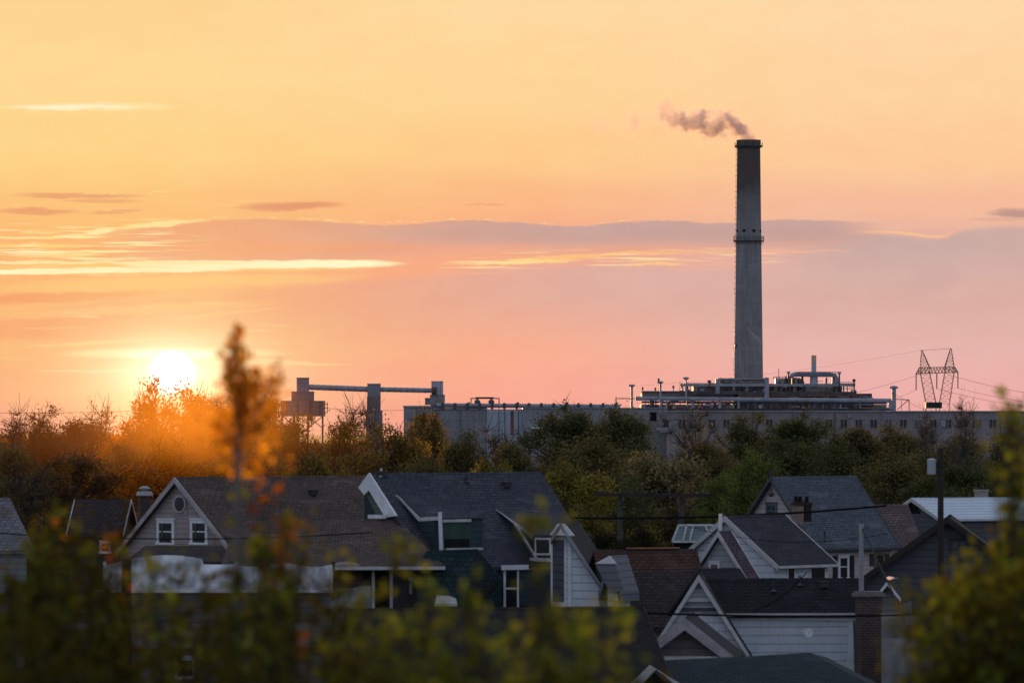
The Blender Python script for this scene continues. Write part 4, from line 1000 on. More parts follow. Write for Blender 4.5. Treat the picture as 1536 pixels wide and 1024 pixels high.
# power lines of the pylon
CABLE = m_plain('black_cable', (.02,.018,.018), 1, .1); CABLE.node_tree.nodes['Principled BSDF'].inputs['Specular IOR Level'].default_value = 0
def wire(p0, p1, sag, r, label, name='power_line', group=None, n=24, cat='cable'):
    mb = MB(); pts = []
    for i in range(n+1):
        t = i/n; p = Vector(p0).lerp(Vector(p1), t); p.z -= sag*4*t*(1-t); pts.append(p)
    mb.tube(pts, r, 5); o = mb.build(name, CABLE); tag(o, label, cat, group); return o
G_ = 'lines strung from the pylon'
for (x, y, lab, x2, y2) in ((1436.8,582,'thin line leaving the right insulator of the pylon toward the right edge',1640,612),
                            (1405.2,583,'thin line leaving the middle insulator of the pylon toward the right edge',1640,622),
                            (1426.3,563,'thin line leaving the right mast of the pylon toward the right edge, highest one',1640,602)):
    wire(P(x,y,YT), P(x2,y2,YT-120), 1.2, .05, lab, group=G_)
for (x, y, lab, x2, y2) in ((1374.2,584.5,'thin line from the left insulator of the pylon down to the factory roof',1300,604),
                            (1382.6,560,'thin line from the left mast of the pylon sloping down behind the process plant',1230,598)):
    wire(P(x,y,YT), P(x2,y2,YT-40), 1.0, .045, lab, group=G_)
wire(P(1382.6,525,YT), P(960,578,YT-100), 1.5, .022, 'faint top line from the left mast tip of the pylon toward the chimney', group=G_)
wire(P(1382.6,525,YT), P(1426.3,522.5,YT), .1, .05, 'short line joining the two mast tips of the pylon', group=G_)
wire(P(1341,590,YF+9), P(1500,640,YF+60), 2.5, .04, 'line from the mushroom vent right of the process plant', group=G_)
wire(P(-20,619,2600), P(470,600,2600), 2, .10, 'faint distant line above the treeline on the left')
wire(P(480,611,2200), P(640,613,2200), 1, .08, 'faint distant line behind the conveyor towers')

# ------------------------------------------------------------------ utility poles and street wires
def pole_at(x, ytop, Y, r0=.17, r1=.13):
    g = ground_z(Y); p = P(x, ytop, Y); return Vector((p.x, p.y, g-.3)), p
root = empty('utility_pole', P(930,850,335), 'twin-post timber utility frame with a long crossbeam beside the white deck', 'utility pole')
for x in (930, 1022):
    b, t = pole_at(x, 741, 335); mb = MB(); mb.tube([b, t], [.20,.16], 10); mb.build('post', m_plain('silvered_timber', (.095,.085,.08), .85, .4), root)
mb = MB(); mb.bar(P(893,741,334.6), P(1068,743,334.6), .16, .22); mb.bar(P(930,760,334.6), P(942,744,334.6), .12); mb.bar(P(1022,756,334.6), P(1034,741,334.6), .12); mb.bar(P(966,742,334.3), P(1015,752,334.3), .08); mb.build('crossarm', DWOOD, root)
for i, x in enumerate((898,912,948,966,985,1004,1050,1062)):
    mb = MB(); mb.lathe(P(x,740,334.6), [(.05,-.1),(.09,0),(.06,.08),(.09,.16),(.03,.24)], 8); mb.build('insulator', DARKM, root)
wire(P(700,771,333), P(1330,758,336), .5, .075, 'dark cable crossing in front of the twin-post frame, the thickest one', r'power_line', 'street cables over the roofs', cat='cable')
wire(P(930,749,334.6), P(1330,800,300), 1.4, .016, 'thin drop cable sagging from the twin-post frame to the right', group='street cables over the roofs')
wire(P(780,908,240), P(1500,916,240), .35, .05, 'dark cable passing in front of the black-roofed white house, lower', group='street cables over the roofs')
wire(P(1130,915,255), P(1210,858,256), .3, .03, 'thin cable rising across the black roof', group='street cables over the roofs')
wire(P(-60,795,270), P(560,798,270), .4, .03, 'thin cable crossing in front of the two-window gable', group='street cables over the roofs')
b, t = pole_at(1411, 672, 235); root = empty('utility_pole', b, 'tall dark timber pole carrying a pale transformer can, right side', 'utility pole')
mb = MB(); mb.tube([b, t], [.17,.13], 12); mb.build('post', DWOOD, root)
c = P(1397.5,711,235); mb = MB(); mb.lathe(c, [(.05,-.02),(.20,0),(.20,.62),(.22,.64),(.18,.70),(.03,.73)], 16); mb.build('transformer', m_plain('pale_transformer_paint', (.42,.45,.48), .45, .2), root)
mb = MB(); mb.bar(c+Vector((.15,0,.15)), t+Vector((0,0,-1.15)), .08); mb.bar(c+Vector((.15,0,.5)), Vector((t.x,t.y,c.z+.5)), .08); mb.build('bracket', DARKM, root)
b, t = pole_at(190, 838, 120); root = empty('utility_pole', b, 'dark blurred timber post standing among the bushes at lower left', 'utility pole')
mb = MB(); mb.tube([b, t], [.13,.115], 12); mb.build('post', m_plain('near_black_timber', (.022,.017,.014), .9), root)
mb = MB(); mb.lathe(t, [(.12,-.02),(.13,.0),(.06,.06)], 12); mb.build('cap', DARKM, root)

# ------------------------------------------------------------------ smoke
def smoke(name, label, cpts, Y, dens, col_, label_cat='smoke', absorb=0.0, nscale=.25, seed=0.0, emis=None, amp=1.35, fat=1.0):
    """noise-broken volume that follows a drifting centre line; cpts = (px, py, radius px, density factor)"""
    ps = [(P(x, y, Y), r_*fat*Y/F, k) for x, y, r_, k in cpts]
    xs = [p.x for p, _, _ in ps]; zs = [p.z for p, _, _ in ps]; rm = max(r_ for _, r_, _ in ps)
    x0, x1 = min(xs)-rm, max(xs)+rm*.6; z0, z1 = min(zs)-rm*1.6, max(zs)+rm*1.6
    # domain: a closed tube hugging the plume
    mb = MB(); pts = [p for p, _, _ in ps]; rr = [max(r_*1.75, .25) for _, r_, _ in ps]
    mb.tube(pts, rr, 14)
    m = bpy.data.materials.new(name+'_volume'); m.use_nodes = True; nt = m.node_tree; n = nt.nodes; l = nt.links; n.clear()
    out = n.new('ShaderNodeOutputMaterial'); pv = n.new('ShaderNodeVolumePrincipled'); l.new(pv.outputs[0], out.inputs['Volume'])
    pv.inputs['Color'].default_value = col_+(1,); pv.inputs['Anisotropy'].default_value = .35
    if emis: pv.inputs['Emission Color'].default_value = emis[0]+(1,); pv.inputs['Emission Strength'].default_value = emis[1]
    geo = n.new('ShaderNodeNewGeometry'); sp = n.new('ShaderNodeSeparateXYZ'); l.new(geo.outputs['Position'], sp.inputs[0])
    def M(op, *a, clamp=False):
        q = n.new('ShaderNodeMath'); q.operation = op; q.use_clamp = clamp
        for i, v in enumerate(a):
            if isinstance(v, (int, float)): q.inputs[i].default_value = v
            else: l.new(v, q.inputs[i])
        return q.outputs[0]
    u = M('DIVIDE', M('SUBTRACT', sp.outputs['X'], x0), x1-x0)
    def C(vals, lo, hi):
        q = n.new('ShaderNodeFloatCurve'); c = q.mapping.curves[0]
        pp = sorted(((v[0]-x0)/(x1-x0), (v[1]-lo)/(hi-lo)) for v in vals)
        c.points[0].location = pp[0]; c.points[1].location = pp[-1]
        for p in pp[1:-1]: c.points.new(*p)
        q.mapping.update(); l.new(u, q.inputs['Value']); return M('ADD', M('MULTIPLY', q.outputs[0], hi-lo), lo)
    cz = C([(p.x, p.z) for p, _, _ in ps], z0, z1); cr = C([(p.x, r_) for p, r_, _ in ps], 0, rm*1.2); ck = C([(p.x, k) for p, _, k in ps], 0, 1.2)
    dz_ = M('SUBTRACT', sp.outputs['Z'], cz); dy_ = M('SUBTRACT', sp.outputs['Y'], Y)
    dist = M('SQRT', M('ADD', M('MULTIPLY', dz_, dz_), M('MULTIPLY', dy_, dy_)))
    def NS(sc, det, w):
        q = n.new('ShaderNodeTexNoise'); q.noise_dimensions = '4D'; q.inputs['W'].default_value = w
        q.inputs['Scale'].default_value = sc; q.inputs['Detail'].default_value = det; q.inputs['Roughness'].default_value = .6
        l.new(geo.outputs['Position'], q.inputs['Vector']); return M('SUBTRACT', q.outputs['Fac'], .5)
    nz = M('ADD', M('MULTIPLY', NS(nscale, 2, seed), 2.4), M('MULTIPLY', NS(nscale*3.2, 4, seed+3), 1.3))
    s_ = M('ADD', M('SUBTRACT', 1.0, M('DIVIDE', dist, cr)), M('MULTIPLY', nz, amp*.75))
    q = n.new('ShaderNodeMapRange'); q.interpolation_type = 'SMOOTHSTEP'; q.clamp = True; l.new(s_, q.inputs[0]); q.inputs[1].default_value = .12; q.inputs[2].default_value = .65
    edge = n.new('ShaderNodeMapRange'); edge.clamp = True; l.new(M('DIVIDE', dist, cr), edge.inputs[0]); edge.inputs[1].default_value = 1.65; edge.inputs[2].default_value = 1.2
    l.new(M('MULTIPLY', M('MULTIPLY', M('MULTIPLY', q.outputs[0], ck), edge.outputs[0]), dens), pv.inputs['Density'])
    o = mb.build(name, m); tag(o, label, label_cat); return o
YC = YF+22
smoke('smoke_plume', 'mauve-grey smoke plume drifting left from the top of the tall chimney',
      [(1134,210,7,.8),(1124,205,13,1.1),(1108,195,20,1.1),(1092,188,21,1),(1078,188,21,1),(1062,188,20,.95),(1048,185,21,.9),(1034,182,20,.85),(1019,179,20,.75),(1006,176,23,.6),(996,166,24,.45),(984,174,17,.28),(968,184,15,.16),(950,183,20,.32),(935,186,15,.18),(920,186,13,.09),(903,187,15,.26),(890,188,9,.0)],
      YC, .40, (.92,.78,.80), nscale=.24, fat=1.25, amp=1.6)
smoke('steam_wisp', 'small pale pink wisp of steam low before the right side of the chimney shaft',
      [(1118,488,2.2,.3),(1124,495,3.4,.8),(1131,503,4.4,1),(1138,509,4.4,1),(1144,516,4.2,.7),(1146,520,2.5,.3)], YC-12, .22, (.95,.72,.66), 'steam', nscale=.35, seed=4, amp=.8)
smoke('steam_puff', 'faint puff of steam above the short silver exhaust stack',
      [(1212,524,4,.3),(1217,528,5,.5),(1221,531,2.5,.4)], YF+14, .05, (.95,.78,.66), 'steam', nscale=.4, seed=6)

# self-glowing volumes added to imitate the sun's bloom over the trees
def haze(label, px, py, Y, rx, ry, rz, dens, em, col_):
    c = P(px, py, Y); a, b_, h_ = rx*Y/F, ry, rz*Y/F
    mb = MB(); n = 14; mb.lathe((0,0,0), [(max(.01,math.sin(math.pi*i/n)), -math.cos(math.pi*i/n)) for i in range(n+1)], 28)
    mb.v = [(x*a, y*b_, z*h_) for x, y, z in mb.v]
    m = bpy.data.materials.new('haze_volume'); m.use_nodes = True; nt = m.node_tree; nn = nt.nodes; l = nt.links; nn.clear()
    out = nn.new('ShaderNodeOutputMaterial'); pv = nn.new('ShaderNodeVolumePrincipled'); l.new(pv.outputs[0], out.inputs['Volume'])
    tc_ = nn.new('ShaderNodeTexCoord'); mp = nn.new('ShaderNodeMapping'); mp.inputs['Scale'].default_value = (1/a, 1/b_, 1/h_); l.new(tc_.outputs['Object'], mp.inputs['Vector'])
    ln = nn.new('ShaderNodeVectorMath'); ln.operation = 'LENGTH'; l.new(mp.outputs[0], ln.inputs[0])
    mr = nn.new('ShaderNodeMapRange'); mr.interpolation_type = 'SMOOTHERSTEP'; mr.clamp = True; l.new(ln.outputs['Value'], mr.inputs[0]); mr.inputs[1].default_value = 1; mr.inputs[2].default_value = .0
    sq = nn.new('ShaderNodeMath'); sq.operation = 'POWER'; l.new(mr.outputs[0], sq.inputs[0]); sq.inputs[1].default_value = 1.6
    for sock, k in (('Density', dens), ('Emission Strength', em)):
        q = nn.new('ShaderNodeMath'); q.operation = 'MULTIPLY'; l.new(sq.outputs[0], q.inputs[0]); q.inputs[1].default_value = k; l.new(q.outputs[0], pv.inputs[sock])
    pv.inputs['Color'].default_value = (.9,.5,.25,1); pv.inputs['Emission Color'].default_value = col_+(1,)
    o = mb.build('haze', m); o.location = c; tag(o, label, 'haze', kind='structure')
haze('added orange glow volume before the trees below the sun', 290, 618, 440, 250, 14, 150, .007, .062, (1.0,.25,.006))
haze('fainter wide added orange glow along the left treeline', 250, 640, 470, 470, 12, 170, .003, .020, (1.0,.24,.02))
# ------------------------------------------------------------------ trees
def mesh_from_arrays(name, V_, quads, tint=None, mat=None):
    me = bpy.data.meshes.new(name); nv = len(V_); nf = len(quads)
    me.vertices.add(nv); me.vertices.foreach_set('co', np.asarray(V_, dtype=np.float32).ravel())
    me.loops.add(nf*4); me.loops.foreach_set('vertex_index', np.asarray(quads, dtype=np.int32).ravel())
    me.polygons.add(nf); me.polygons.foreach_set('loop_start', np.arange(nf, dtype=np.int32)*4)
    if tint is not None:
        at = me.attributes.new('tint', 'FLOAT', 'POINT'); at.data.foreach_set('value', np.repeat(tint, 4).astype(np.float32))
    me.update(calc_edges=True)
    if mat: me.materials.append(mat)
    return me
def leaf_quads(rg, cen, size, up=.0):
    n = len(cen); a = rg.normal(size=(n,3)); a /= np.linalg.norm(a,axis=1)[:,None]
    b = rg.normal(size=(n,3)); b -= (b*a).sum(1)[:,None]*a; b /= np.linalg.norm(b,axis=1)[:,None]
    s = size*rg.uniform(.55,1.35,n)[:,None]
    A = a*s*.62; B = b*s*.36
    v = np.stack([cen-A, cen-B+A*.15, cen+A, cen+B+A*.15],1).reshape(-1,3)
    return v, np.arange(n*4).reshape(-1,4)
def make_tree(seed, H=14.0, Rr=5.0, zb=2.5, ncl=90, leaves=18000, ls=.235, clr=.95, twigs=6, twl=1.5, shape=.55, flat=.75, wood=None, leafm=None, twr=.035, lump=.36):
    rg = np.random.default_rng(seed); rnd = random.Random(seed)
    t = rg.uniform(0,1,ncl)**.8; th = rg.uniform(0,2*np.pi,ncl); ph = rg.uniform(0,6.28,6)
    prof = np.sin(np.pi*np.clip(t,0.03,.97)**.75)**shape
    lumpf = 1+lump*np.sin(th*2+ph[0]+t*4)+lump*.8*np.sin(th*3+ph[1]-t*6)
    rad = Rr*prof*lumpf*(rg.uniform(0,1,ncl)**.38)*np.where(rg.uniform(0,1,ncl) < .14, 1.28, 1.0)
    z = zb+(H-zb-.6)*t+rg.normal(0,.5,ncl)+np.where(rg.uniform(0,1,ncl) < .08, 1.1, 0)
    cl = np.stack([rad*np.cos(th), rad*np.sin(th), z],1)
    cr = clr*rg.uniform(.55,1.35,ncl)
    w = cr**2; w /= w.sum(); idx = rg.choice(ncl, leaves, p=w)
    off = rg.normal(size=(leaves,3))*cr[idx][:,None]*.62; off[:,2] *= flat
    cen = cl[idx]+off
    ctint = rg.uniform(0,1,ncl)
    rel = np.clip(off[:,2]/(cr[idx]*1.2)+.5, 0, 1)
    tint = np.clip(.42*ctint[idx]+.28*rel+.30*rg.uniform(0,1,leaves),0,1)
    v, q = leaf_quads(rg, cen, ls)
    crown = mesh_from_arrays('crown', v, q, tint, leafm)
    mb = MB(); pts = []; n = 8; bx, by = rnd.uniform(-.5,.5), rnd.uniform(-.5,.5)
    tp = lambda s: Vector((bx*math.sin(s*2.2), by*math.sin(s*2.8), s*H*.86))
    pts = [tp(i/n) for i in range(n+1)]; mb.tube(pts, [max(.03,.27*(1-i/n)**.8+.02) for i in range(n+1)], 7)
    for i in range(ncl):
        c = Vector(cl[i]); s = max(.12, min(.8, (c.z-.35*math.hypot(c.x,c.y)*rnd.uniform(.8,1.6)-.5)/(H*.86))); a = tp(s)
        mid = a.lerp(c,.5)+Vector((0,0,-.25*rnd.random())); mb.tube([a, mid, c], [.12,.075,.04], 4, False)
        for k in range(twigs):
            d = Vector((rnd.gauss(0,1),rnd.gauss(0,1),abs(rnd.gauss(.5,.9)))).normalized()*twl*rnd.uniform(.4,1.25)
            m2 = c+d*.5+Vector((rnd.gauss(0,.1),rnd.gauss(0,.1),0)); mb.tube([c, m2, c+d], [twr,twr*.75,twr*.4], 3, False)
    tr = bpy.data.meshes.new('trunk'); tr.from_pydata(mb.v, [], mb.f); tr.materials.append(wood)
    return tr, crown
BARK = m_plain('dark_bark', (.075,.060,.048), .95, .4); BARKP = m_plain('grey_bark', (.10,.085,.08), .9, .3)
TG = (1.35,1.15,.5)
L_RUST = m_leaf('russet_brown_leaves', (.065,.042,.018), (.26,.155,.055), .4, (1.5,1.1,.4))
L_GOLD = m_leaf('ochre_leaves', (.090,.066,.022), (.38,.27,.062), .35, TG)
L_ORNG = m_leaf('sunlit_orange_leaves', (.20,.075,.008), (.62,.27,.03), .6, (1.7,1.1,.3))  # sun glow is partly put into this orange leaf colour
L_OLIV = m_leaf('olive_leaves', (.072,.064,.032), (.24,.205,.080), .3, TG)
L_DARK = m_leaf('shaded_leaves', (.012,.012,.007), (.055,.050,.022), .2, TG)  # deep shade between the houses put into a darker leaf colour
L_GREEN = m_leaf('deep_green_leaves', (.046,.052,.024), (.150,.165,.060), .25, TG)
L_LIME = m_leaf('fresh_green_leaves', (.060,.074,.024), (.205,.25,.062), .3, TG)
L_YELL = m_leaf('yellow_leaves', (.075,.065,.016), (.42,.36,.065), .35, TG)
L_BUFF = m_leaf('buff_leaves', (.065,.052,.025), (.36,.30,.150), .3, TG)
PROTO = {}
def proto(kind, var):
    key = (kind, var)
    if key in PROTO: return PROTO[key]
    lm = dict(rust=L_RUST, gold=L_GOLD, orange=L_ORNG, olive=L_OLIV, green=L_GREEN, lime=L_LIME, yellow=L_YELL, buff=L_BUFF, bare=L_RUST, barepale=L_BUFF, dark=L_DARK)[kind]
    sd = (sorted(['rust','gold','orange','olive','green','lime','yellow','buff','bare','barepale','dark']).index(kind))*10+var
    kw = dict(leafm=lm, wood=BARK)
    if kind in ('bare','barepale'): kw.update(leaves=1500, ncl=70, twigs=13, twl=2.4, ls=.26, clr=1.3, wood=BARK if kind == 'bare' else BARKP, twr=.035)
    if kind == 'rust': kw.update(leaves=14000, twigs=9, twl=2.0)
    if kind in ('orange',): kw.update(leaves=16000, ncl=130, twigs=8, twl=1.7, ls=.24, clr=.85)
    if kind in ('green','lime','dark'): kw.update(leaves=20000, ncl=120, ls=.235, twigs=7, twl=1.6)
    if kind in ('gold','yellow','buff'): kw.update(leaves=16000, twigs=8, twl=1.9, ncl=110, clr=.85)
    PROTO[key] = make_tree(500+sd, **kw); return PROTO[key]
def tree(px, top, wpx, Y, kind, var, label, group='trees between the houses and the factory', rot=None, name='deciduous_tree'):
    tr, cr = proto(kind, var); g = ground_z(Y); H = P(px, top, Y).z-g; w = wpx/F*Y
    root = empty(name, (P(px, top, Y).x, Y, g), label, 'tree', group)
    root.rotation_euler = (0, 0, rot if rot is not None else random.uniform(0, 6.28))
    for nm, me in (('trunk', tr), ('crown', cr)):
        o = bpy.data.objects.new(nm, me); COL.objects.link(o); o.parent = root
    root.scale = (w/10.3, w/10.3, H/14.8)
    return root
TR = [
 # px, top, width px, Y, kind, variant, label
 (22,618,120,640,'bare',0,'sparse twiggy brown tree at the far left edge of the treeline'),
 (66,612,110,560,'rust',0,'thinly leaved rust-brown tree left of the second twiggy crown'),
 (118,628,130,600,'rust',1,'low rounded rust-brown tree on the left treeline'),
 (150,612,105,520,'bare',1,'open twiggy tree with reddish leaves left of the sun-crowned tree'),
 (20,668,150,470,'olive',0,'dark olive tree low at the left edge'),
 (110,676,170,450,'rust',2,'wide dark rust tree behind the low brown house'),
 (40,702,130,420,'bare',2,'bare branching tree just above the pale shake roof'),
 (190,668,140,470,'gold',0,'brownish gold tree left of the octagonal-window gable peak'),
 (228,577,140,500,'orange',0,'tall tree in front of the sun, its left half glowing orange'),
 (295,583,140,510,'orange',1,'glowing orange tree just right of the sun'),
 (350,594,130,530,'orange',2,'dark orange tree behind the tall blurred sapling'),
 (400,592,100,560,'rust',1,'rust tree left of the first conveyor tower'),
 (250,660,170,455,'orange',2,'orange-brown tree right behind the octagonal-window gable'),
 (360,668,170,460,'rust',0,'dark rust tree behind the brown-roofed ridge'),
 (446,618,120,540,'gold',2,'ochre tree standing under the first conveyor tower'),
 (470,676,130,455,'gold',1,'dull gold tree behind the ridge below the conveyor'),
 (540,606,120,560,'barepale',0,'pale twiggy tree hiding the foot of the middle conveyor tower'),
 (515,632,120,500,'gold',0,'ochre tree left of the middle conveyor tower'),
 (590,636,150,490,'gold',2,'broad ochre tree with dark limbs above the white bargeboard peak'),
 (640,612,100,600,'gold',1,'thin gold tree in front of the left corner of the panel-walled store'),
 (690,650,130,500,'olive',1,'olive tree in front of the panel-walled store'),
 (745,642,110,560,'bare',0,'leafless grey-brown tree before the pale blue-grey end wall'),
 (640,684,130,440,'olive',2,'olive brown tree just above the blue-grey ridge'),
 (770,664,120,520,'olive',0,'muted olive tree left of the large green crown'),
 (735,688,100,430,'yellow',0,'small yellow-green tree peeping over the blue-grey ridge'),
 (850,610,150,590,'green',0,'large round deep green tree before the lower factory hall'),
 (925,614,150,600,'green',1,'deep green tree right of the largest round one'),
 (890,655,210,540,'olive',1,'broad dark olive tree in the middle of the view'),
 (855,690,150,390,'yellow',1,'golden yellow tree behind the end of the blue-grey roof'),
 (880,762,110,352,'yellow',2,'low yellow-green tree left of the twin-post frame'),
 (985,668,190,420,'buff',0,'pale buff blossoming tree behind the twin-post frame'),
 (1040,614,110,640,'barepale',1,'leafless pale tree in front of the windowed block, left part'),
 (1060,660,130,560,'olive',2,'olive tree left of the fresh green crown'),
 (1128,672,110,400,'lime',0,'fresh green tree beside the antenna of the cream house'),
 (1090,706,110,410,'lime',1,'low fresh green tree behind the white deck'),
 (1120,624,130,620,'green',2,'deep green tree under the chimney'),
 (1205,622,160,600,'green',0,'dense deep green tree before the windowed block, right of the chimney'),
 (1180,660,160,540,'green',1,'dark green tree behind the slate-grey roof'),
 (1290,640,150,600,'olive',0,'broad olive tree right of the dense deep green one'),
 (1260,672,170,500,'green',2,'dark tree behind the right end of the slate-grey ridge'),
 (1350,640,160,610,'olive',1,'brownish dark tree left of the pylon foot'),
 (1340,680,180,480,'olive',1,'dull olive tree left of the transformer pole'),
 (1392,622,60,600,'barepale',2,'thin leafless tree just left of the pylon foot'),
 (1446,602,56,580,'barepale',1,'tall thin twiggy tree right of the pylon foot'),
 (1440,652,160,590,'olive',2,'olive tree right of the transformer pole'),
 (1450,692,170,450,'green',0,'dark tree behind the metal roof'),
 (1515,650,140,600,'green',1,'dark tree at the right end of the windowed block'),
 (1545,690,150,460,'olive',0,'olive tree at the right edge of the view'),
 (1530,628,80,590,'barepale',0,'spindly tree at the far right edge'),
 (1030,700,150,430,'olive',1,'dark olive tree behind the right post of the twin frame'),
 (935,716,130,400,'green',2,'dark green tree behind the left post of the twin frame'),
 (700,720,150,420,'olive',2,'low olive tree hidden behind the blue-grey ridge'),
 (560,712,160,430,'gold',2,'low gold tree behind the join of the two ridges'),
 (1395,716,140,430,'green',1,'low dark tree behind the pink-taupe roof'),
 (835,752,90,345,'dark',1,'small dark olive tree at the end of the blue-grey roof'),
 (965,792,110,322,'dark',1,'dark low tree between the twin-post frame and the red-brown roof'),
 (900,792,100,318,'dark',0,'dark low tree right of the white half gable'),
 (1040,772,90,345,'dark',0,'dark low tree behind the pale deck'),
]
for a in TR: tree(*a)
# far-off woodland on the horizon: too far to tell one tree from another
rg = np.random.default_rng(3); n = 60000; Yw = rg.uniform(1560, 2900, n); xx = rg.uniform(-.13,.13,n)*Yw
keep = ~((Yw < 1620) & (xx > (600-768)/F*Yw)); hh = (8+4*np.sin(xx*.021+1)+3*np.sin(xx*.057)+2*np.sin(xx*.13+2))*.95
zz = hh*(1-rg.uniform(0,1,n)**2.2*.8)+rg.normal(0,.8,n)
cen = np.stack([xx,Yw,zz],1)[keep]; v, q = leaf_quads(rg, cen, 2.2)
o = bpy.data.objects.new('distant_woodland', mesh_from_arrays('distant_woodland', v, q, rg.uniform(0,1,len(cen)), L_RUST)); COL.objects.link(o); tag(o, 'low brown belt of far woodland along the horizon', 'woodland', kind='stuff')
# rough undergrowth between the houses and under the trees
n = 70000; Yw = rg.uniform(318, 600, n); xx = rg.uniform(-.115,.115,n)*Yw; hh = 2.2+1.6*np.sin(xx*.23+Yw*.02)+1.2*np.sin(xx*.61)
zz = np.maximum(.1, hh*rg.uniform(0,1,n)); cen = np.stack([xx,Yw,zz],1); v, q = leaf_quads(rg, cen, .5)
o = bpy.data.objects.new('undergrowth', mesh_from_arrays('undergrowth', v, q, rg.uniform(0,1,n), L_GREEN)); COL.objects.link(o); tag(o, 'dark tangled undergrowth between the houses', 'undergrowth', kind='stuff')

# ------------------------------------------------------------------ near, out-of-focus bushes and the sapling
F_DK = m_leaf('near_dark_leaves', (.026,.021,.006), (.095,.078,.015), .32, (1.3,1.15,.4))
F_OL = m_leaf('near_olive_leaves', (.040,.046,.010), (.20,.215,.032), .38, (1.2,1.15,.4))
F_YG = m_leaf('near_yellow_green_leaves', (.045,.058,.009), (.33,.35,.035), .4, (1.15,1.15,.4))
F_OR = m_leaf('near_orange_leaves', (.45,.20,.02), (.9,.48,.06), .82, (1.1,1.0,.5))  # bright orange also carries the glow from around the sun
F_OC = m_leaf('near_ochre_leaves', (0.0650,0.0364,0.0052), (0.3380,0.1950,0.0195), .5, (2.0,1.1,.3))
def bush(label, Y, px0, px1, topf, nsh, lps, ls, mats, seed, name='bush', cat='bush', low=1040, spread=.22, cen_px=None, group='out-of-focus bushes in the foreground', yd=1.2):
    """shoots rise from one root spot and carry clustered leaves; mats = (dark, light, share of light shoots)"""
    rg = np.random.default_rng(seed); rnd = random.Random(seed); g = ground_z(Y)
    bx = P(cen_px or (px0+px1)/2, 650, Y).x; root = empty(name, (bx, Y, g), label, cat, group)
    mbs = MB(); allv = [[], []]; allt = [[], []]
    m_ = Y/F
    for i in range(nsh):
        px = rnd.uniform(px0, px1); ty = topf(px)+abs(rnd.gauss(0, 38)) if rnd.random() < .8 else topf(px)+rnd.uniform(0, 160)
        tip = P(px, min(ty, low), Y); tip.y += rnd.uniform(-yd, yd)
        b = Vector((bx+(tip.x-bx)*.25+rnd.gauss(0,.08), Y+rnd.gauss(0,.2), g)); mid = b.lerp(tip,.55)+Vector((rnd.gauss(0,.06),rnd.gauss(0,.06),0))
        mbs.tube([b, mid, tip], [.022,.013,.004], 5, False)
        k = 1 if rnd.random() < mats[2] else 0
        ncl = rnd.randint(4, 8)
        for c in range(ncl):
            f = 1-(c/ncl)**1.1*.62 if c else 1.0
            pc = (mid.lerp(tip, (f-.55)/.45) if f > .55 else b.lerp(mid, f/.55))+Vector((rnd.gauss(0,spread*.5),rnd.gauss(0,spread*.5),rnd.gauss(0,spread*.3)))
            nl = max(3, int(lps/ncl*rnd.uniform(.5,1.5)))
            o_ = rg.normal(size=(nl,3))*np.array((.62,.8,1.15))*spread*rnd.uniform(.35,.8)
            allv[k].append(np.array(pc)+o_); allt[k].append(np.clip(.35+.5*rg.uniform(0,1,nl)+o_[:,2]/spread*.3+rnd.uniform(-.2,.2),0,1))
            if c < 3: mbs.tube([mid.lerp(tip,.3), Vector(pc)], [.006,.003], 3, False)
    mbs.build('stems', m_plain('near_bark', (.045,.032,.024), .9), root)
    for k in (0,1):
        if allv[k]:
            cen = np.concatenate(allv[k])-np.array(root.location); v, q = leaf_quads(rg, cen, ls)
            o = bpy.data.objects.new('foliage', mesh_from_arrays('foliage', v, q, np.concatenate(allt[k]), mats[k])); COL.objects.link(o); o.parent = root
    return root
def tf(pts):
    def f(x):
        for (a, b), (c, d) in zip(pts, pts[1:]):
            if x <= c: return b+(d-b)*max(0,(x-a))/(c-a)
        return pts[-1][1]
    return f
bush('dark bush filling the bottom left corner', 38, -30, 170, tf([(0,870),(60,820),(110,810),(170,880)]), 32, 95, .08, (F_DK, F_OL, .35), 1)
bush('dark bush around the blurred post at lower left', 40, 120, 330, tf([(120,850),(200,895),(260,870),(330,895)]), 27, 85, .08, (F_DK, F_OL, .35), 2)
bush('dark olive bush below the plastic-covered porch', 37, 300, 540, tf([(300,910),(380,890),(430,860),(540,905)]), 28, 85, .08, (F_DK, F_OL, .4), 3)
bush('very dark low bush along the bottom left', 33, -30, 470, tf([(0,950),(120,975),(250,985),(470,965)]), 38, 90, .08, (F_DK, F_DK, .1), 12)
bush('yellow-green leafy bush rising in front of the teal bay', 31, 560, 740, tf([(540,950),(640,915),(690,880),(712,900),(740,950)]), 14, 62, .07, (F_OL, F_YG, .7), 4, spread=.11)
bush('yellow-green bush in front of the white half gable', 30, 740, 950, tf([(720,950),(790,905),(860,945),(925,908),(950,950)]), 21, 66, .07, (F_OL, F_YG, .7), 5, spread=.11)
bush('dark lower bush at the bottom centre', 29, 520, 940, tf([(520,975),(940,990)]), 31, 90, .07, (F_DK, F_OL, .5), 6, spread=.13)
bush('tall dark green bush at the lower right', 42, 1420, 1580, tf([(1420,950),(1450,880),(1490,815),(1560,785)]), 40, 95, .08, (F_OL, F_YG, .22), 7, yd=1.5, spread=.17)
bush('olive bush at the right between the brick chimney and the corner', 38, 1335, 1440, tf([(1320,940),(1350,900),(1400,880),(1440,860)]), 14, 70, .075, (F_OL, F_YG, .35), 8, spread=.16)
bush('dense dark bush in the bottom right corner', 38, 1400, 1590, tf([(1400,960),(1450,900),(1590,850)]), 48, 120, .08, (F_DK, F_OL, .3), 9)
bush('upright yellow leafed branch at the right edge', 42, 1485, 1555, tf([(1480,720),(1500,600),(1520,585),(1550,640)]), 11, 60, .08, (F_OL, F_YG, .8), 10, spread=.15, cen_px=1540)
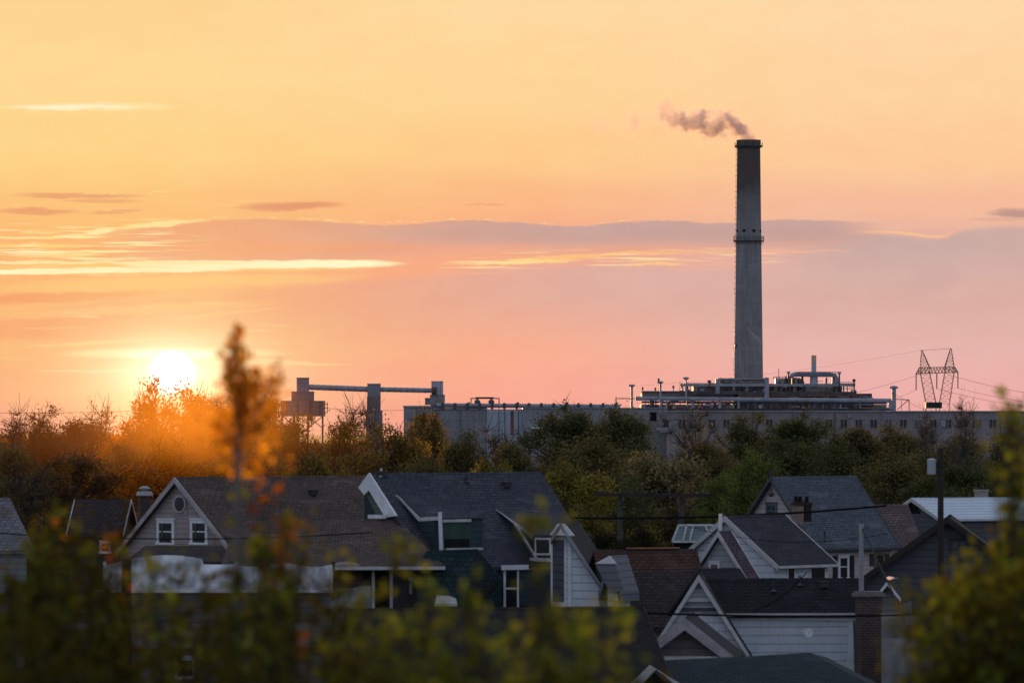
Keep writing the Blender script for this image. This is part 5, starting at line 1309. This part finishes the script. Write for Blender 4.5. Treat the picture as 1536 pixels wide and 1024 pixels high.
bush('thin yellow leafed shoots in front of the blue-grey roof end', 30, 795, 835, tf([(795,770),(815,735),(835,780)]), 4, 45, .065, (F_OL, F_YG, .5), 11, spread=.08, name='shoot')
bush('ochre leafed shoots in front of the brown roof, right of the sapling', 38, 380, 480, tf([(378,770),(425,715),(480,740)]), 11, 55, .08, (F_OL, F_OC, .6), 13, spread=.14, name='shoot')
bush('tall olive shoots rising in front of the plastic-covered porch', 36, 200, 540, tf([(200,840),(300,860),(400,800),(470,830),(540,850)]), 16, 40, .08, (F_OL, F_YG, .35), 17, spread=.11, name='shoot')
bush('dark rust shoots between the pale shake roof and the lilac gable', 40, 60, 190, tf([(60,770),(120,730),(190,790)]), 11, 55, .08, (F_DK, F_OC, .3), 14, spread=.15, name='shoot')
bush('single upright olive shoots before the brown eave', 36, 560, 640, tf([(560,840),(600,800),(640,855)]), 5, 40, .075, (F_OL, F_YG, .3), 15, spread=.10, name='shoot')
bush('yellow tipped shoots in front of the right end of the brown eave', 30, 690, 725, tf([(690,850),(705,838),(725,870)]), 4, 40, .07, (F_YG, F_YG, .9), 16, spread=.08, name='shoot')
# sapling
Y = 38; g = ground_z(Y); rg = np.random.default_rng(77); rnd = random.Random(77)
root = empty('sapling', (P(357,650,Y).x, Y, g), 'tall blurred sapling with pale thin trunk and orange spire of leaves right of the sun', 'tree')
mb = MB(); pts = [P(358,1100,Y), P(357,900,Y), P(356,760,Y), P(357,650,Y), P(352,560,Y), P(350,500,Y)]; mb.tube(pts, [.036,.030,.024,.018,.010,.004], 8)
cs = []
def br(a, b, n, sp, dens):
    A_, B_ = P(a[0],a[1],Y), P(b[0],b[1],Y); B_.y += rnd.uniform(-.4,.4); mb.tube([A_, A_.lerp(B_,.5)+Vector((0,0,-.02)), B_], [.009,.006,.003], 5, False)
    for i in range(n):
        t = .3+.7*i/max(1,n-1); p = A_.lerp(B_, t)+Vector((rnd.gauss(0,.02),0,rnd.gauss(0,.02)))
        cs.append(np.array(p)+rg.normal(size=(dens,3))*sp*(1.25-.5*t))
for a, b, n, sp, d in (((353,600),(350,494),7,.036,14),((354,600),(342,520),5,.033,10),((356,620),(372,528),6,.034,11),((357,640),(386,545),6,.042,12),((357,650),(378,570),5,.055,13),
                       ((357,640),(334,560),5,.05,10),((358,660),(400,580),6,.05,12),((358,680),(417,556),6,.04,9),((358,690),(424,600),6,.055,9),((357,680),(322,622),5,.065,10),
                       ((357,640),(352,560),5,.06,11),((357,660),(374,610),5,.08,12),((357,700),(338,630),5,.08,10),((357,700),(402,645),4,.09,9),((357,705),(318,668),4,.08,7),
                       ((357,715),(380,675),3,.09,7),((357,730),(412,700),3,.08,5)):
    br(a, b, n, sp, d)
mb.build('trunk', m_plain('pale_sapling_bark', (.20,.17,.17), .8, .2), root, smooth=True)
cen = np.concatenate(cs)-np.array(root.location); v, q = leaf_quads(rg, cen, .062)
o = bpy.data.objects.new('crown', mesh_from_arrays('crown', v, q, rg.uniform(0,1,len(cen)), F_OR)); COL.objects.link(o); o.parent = root
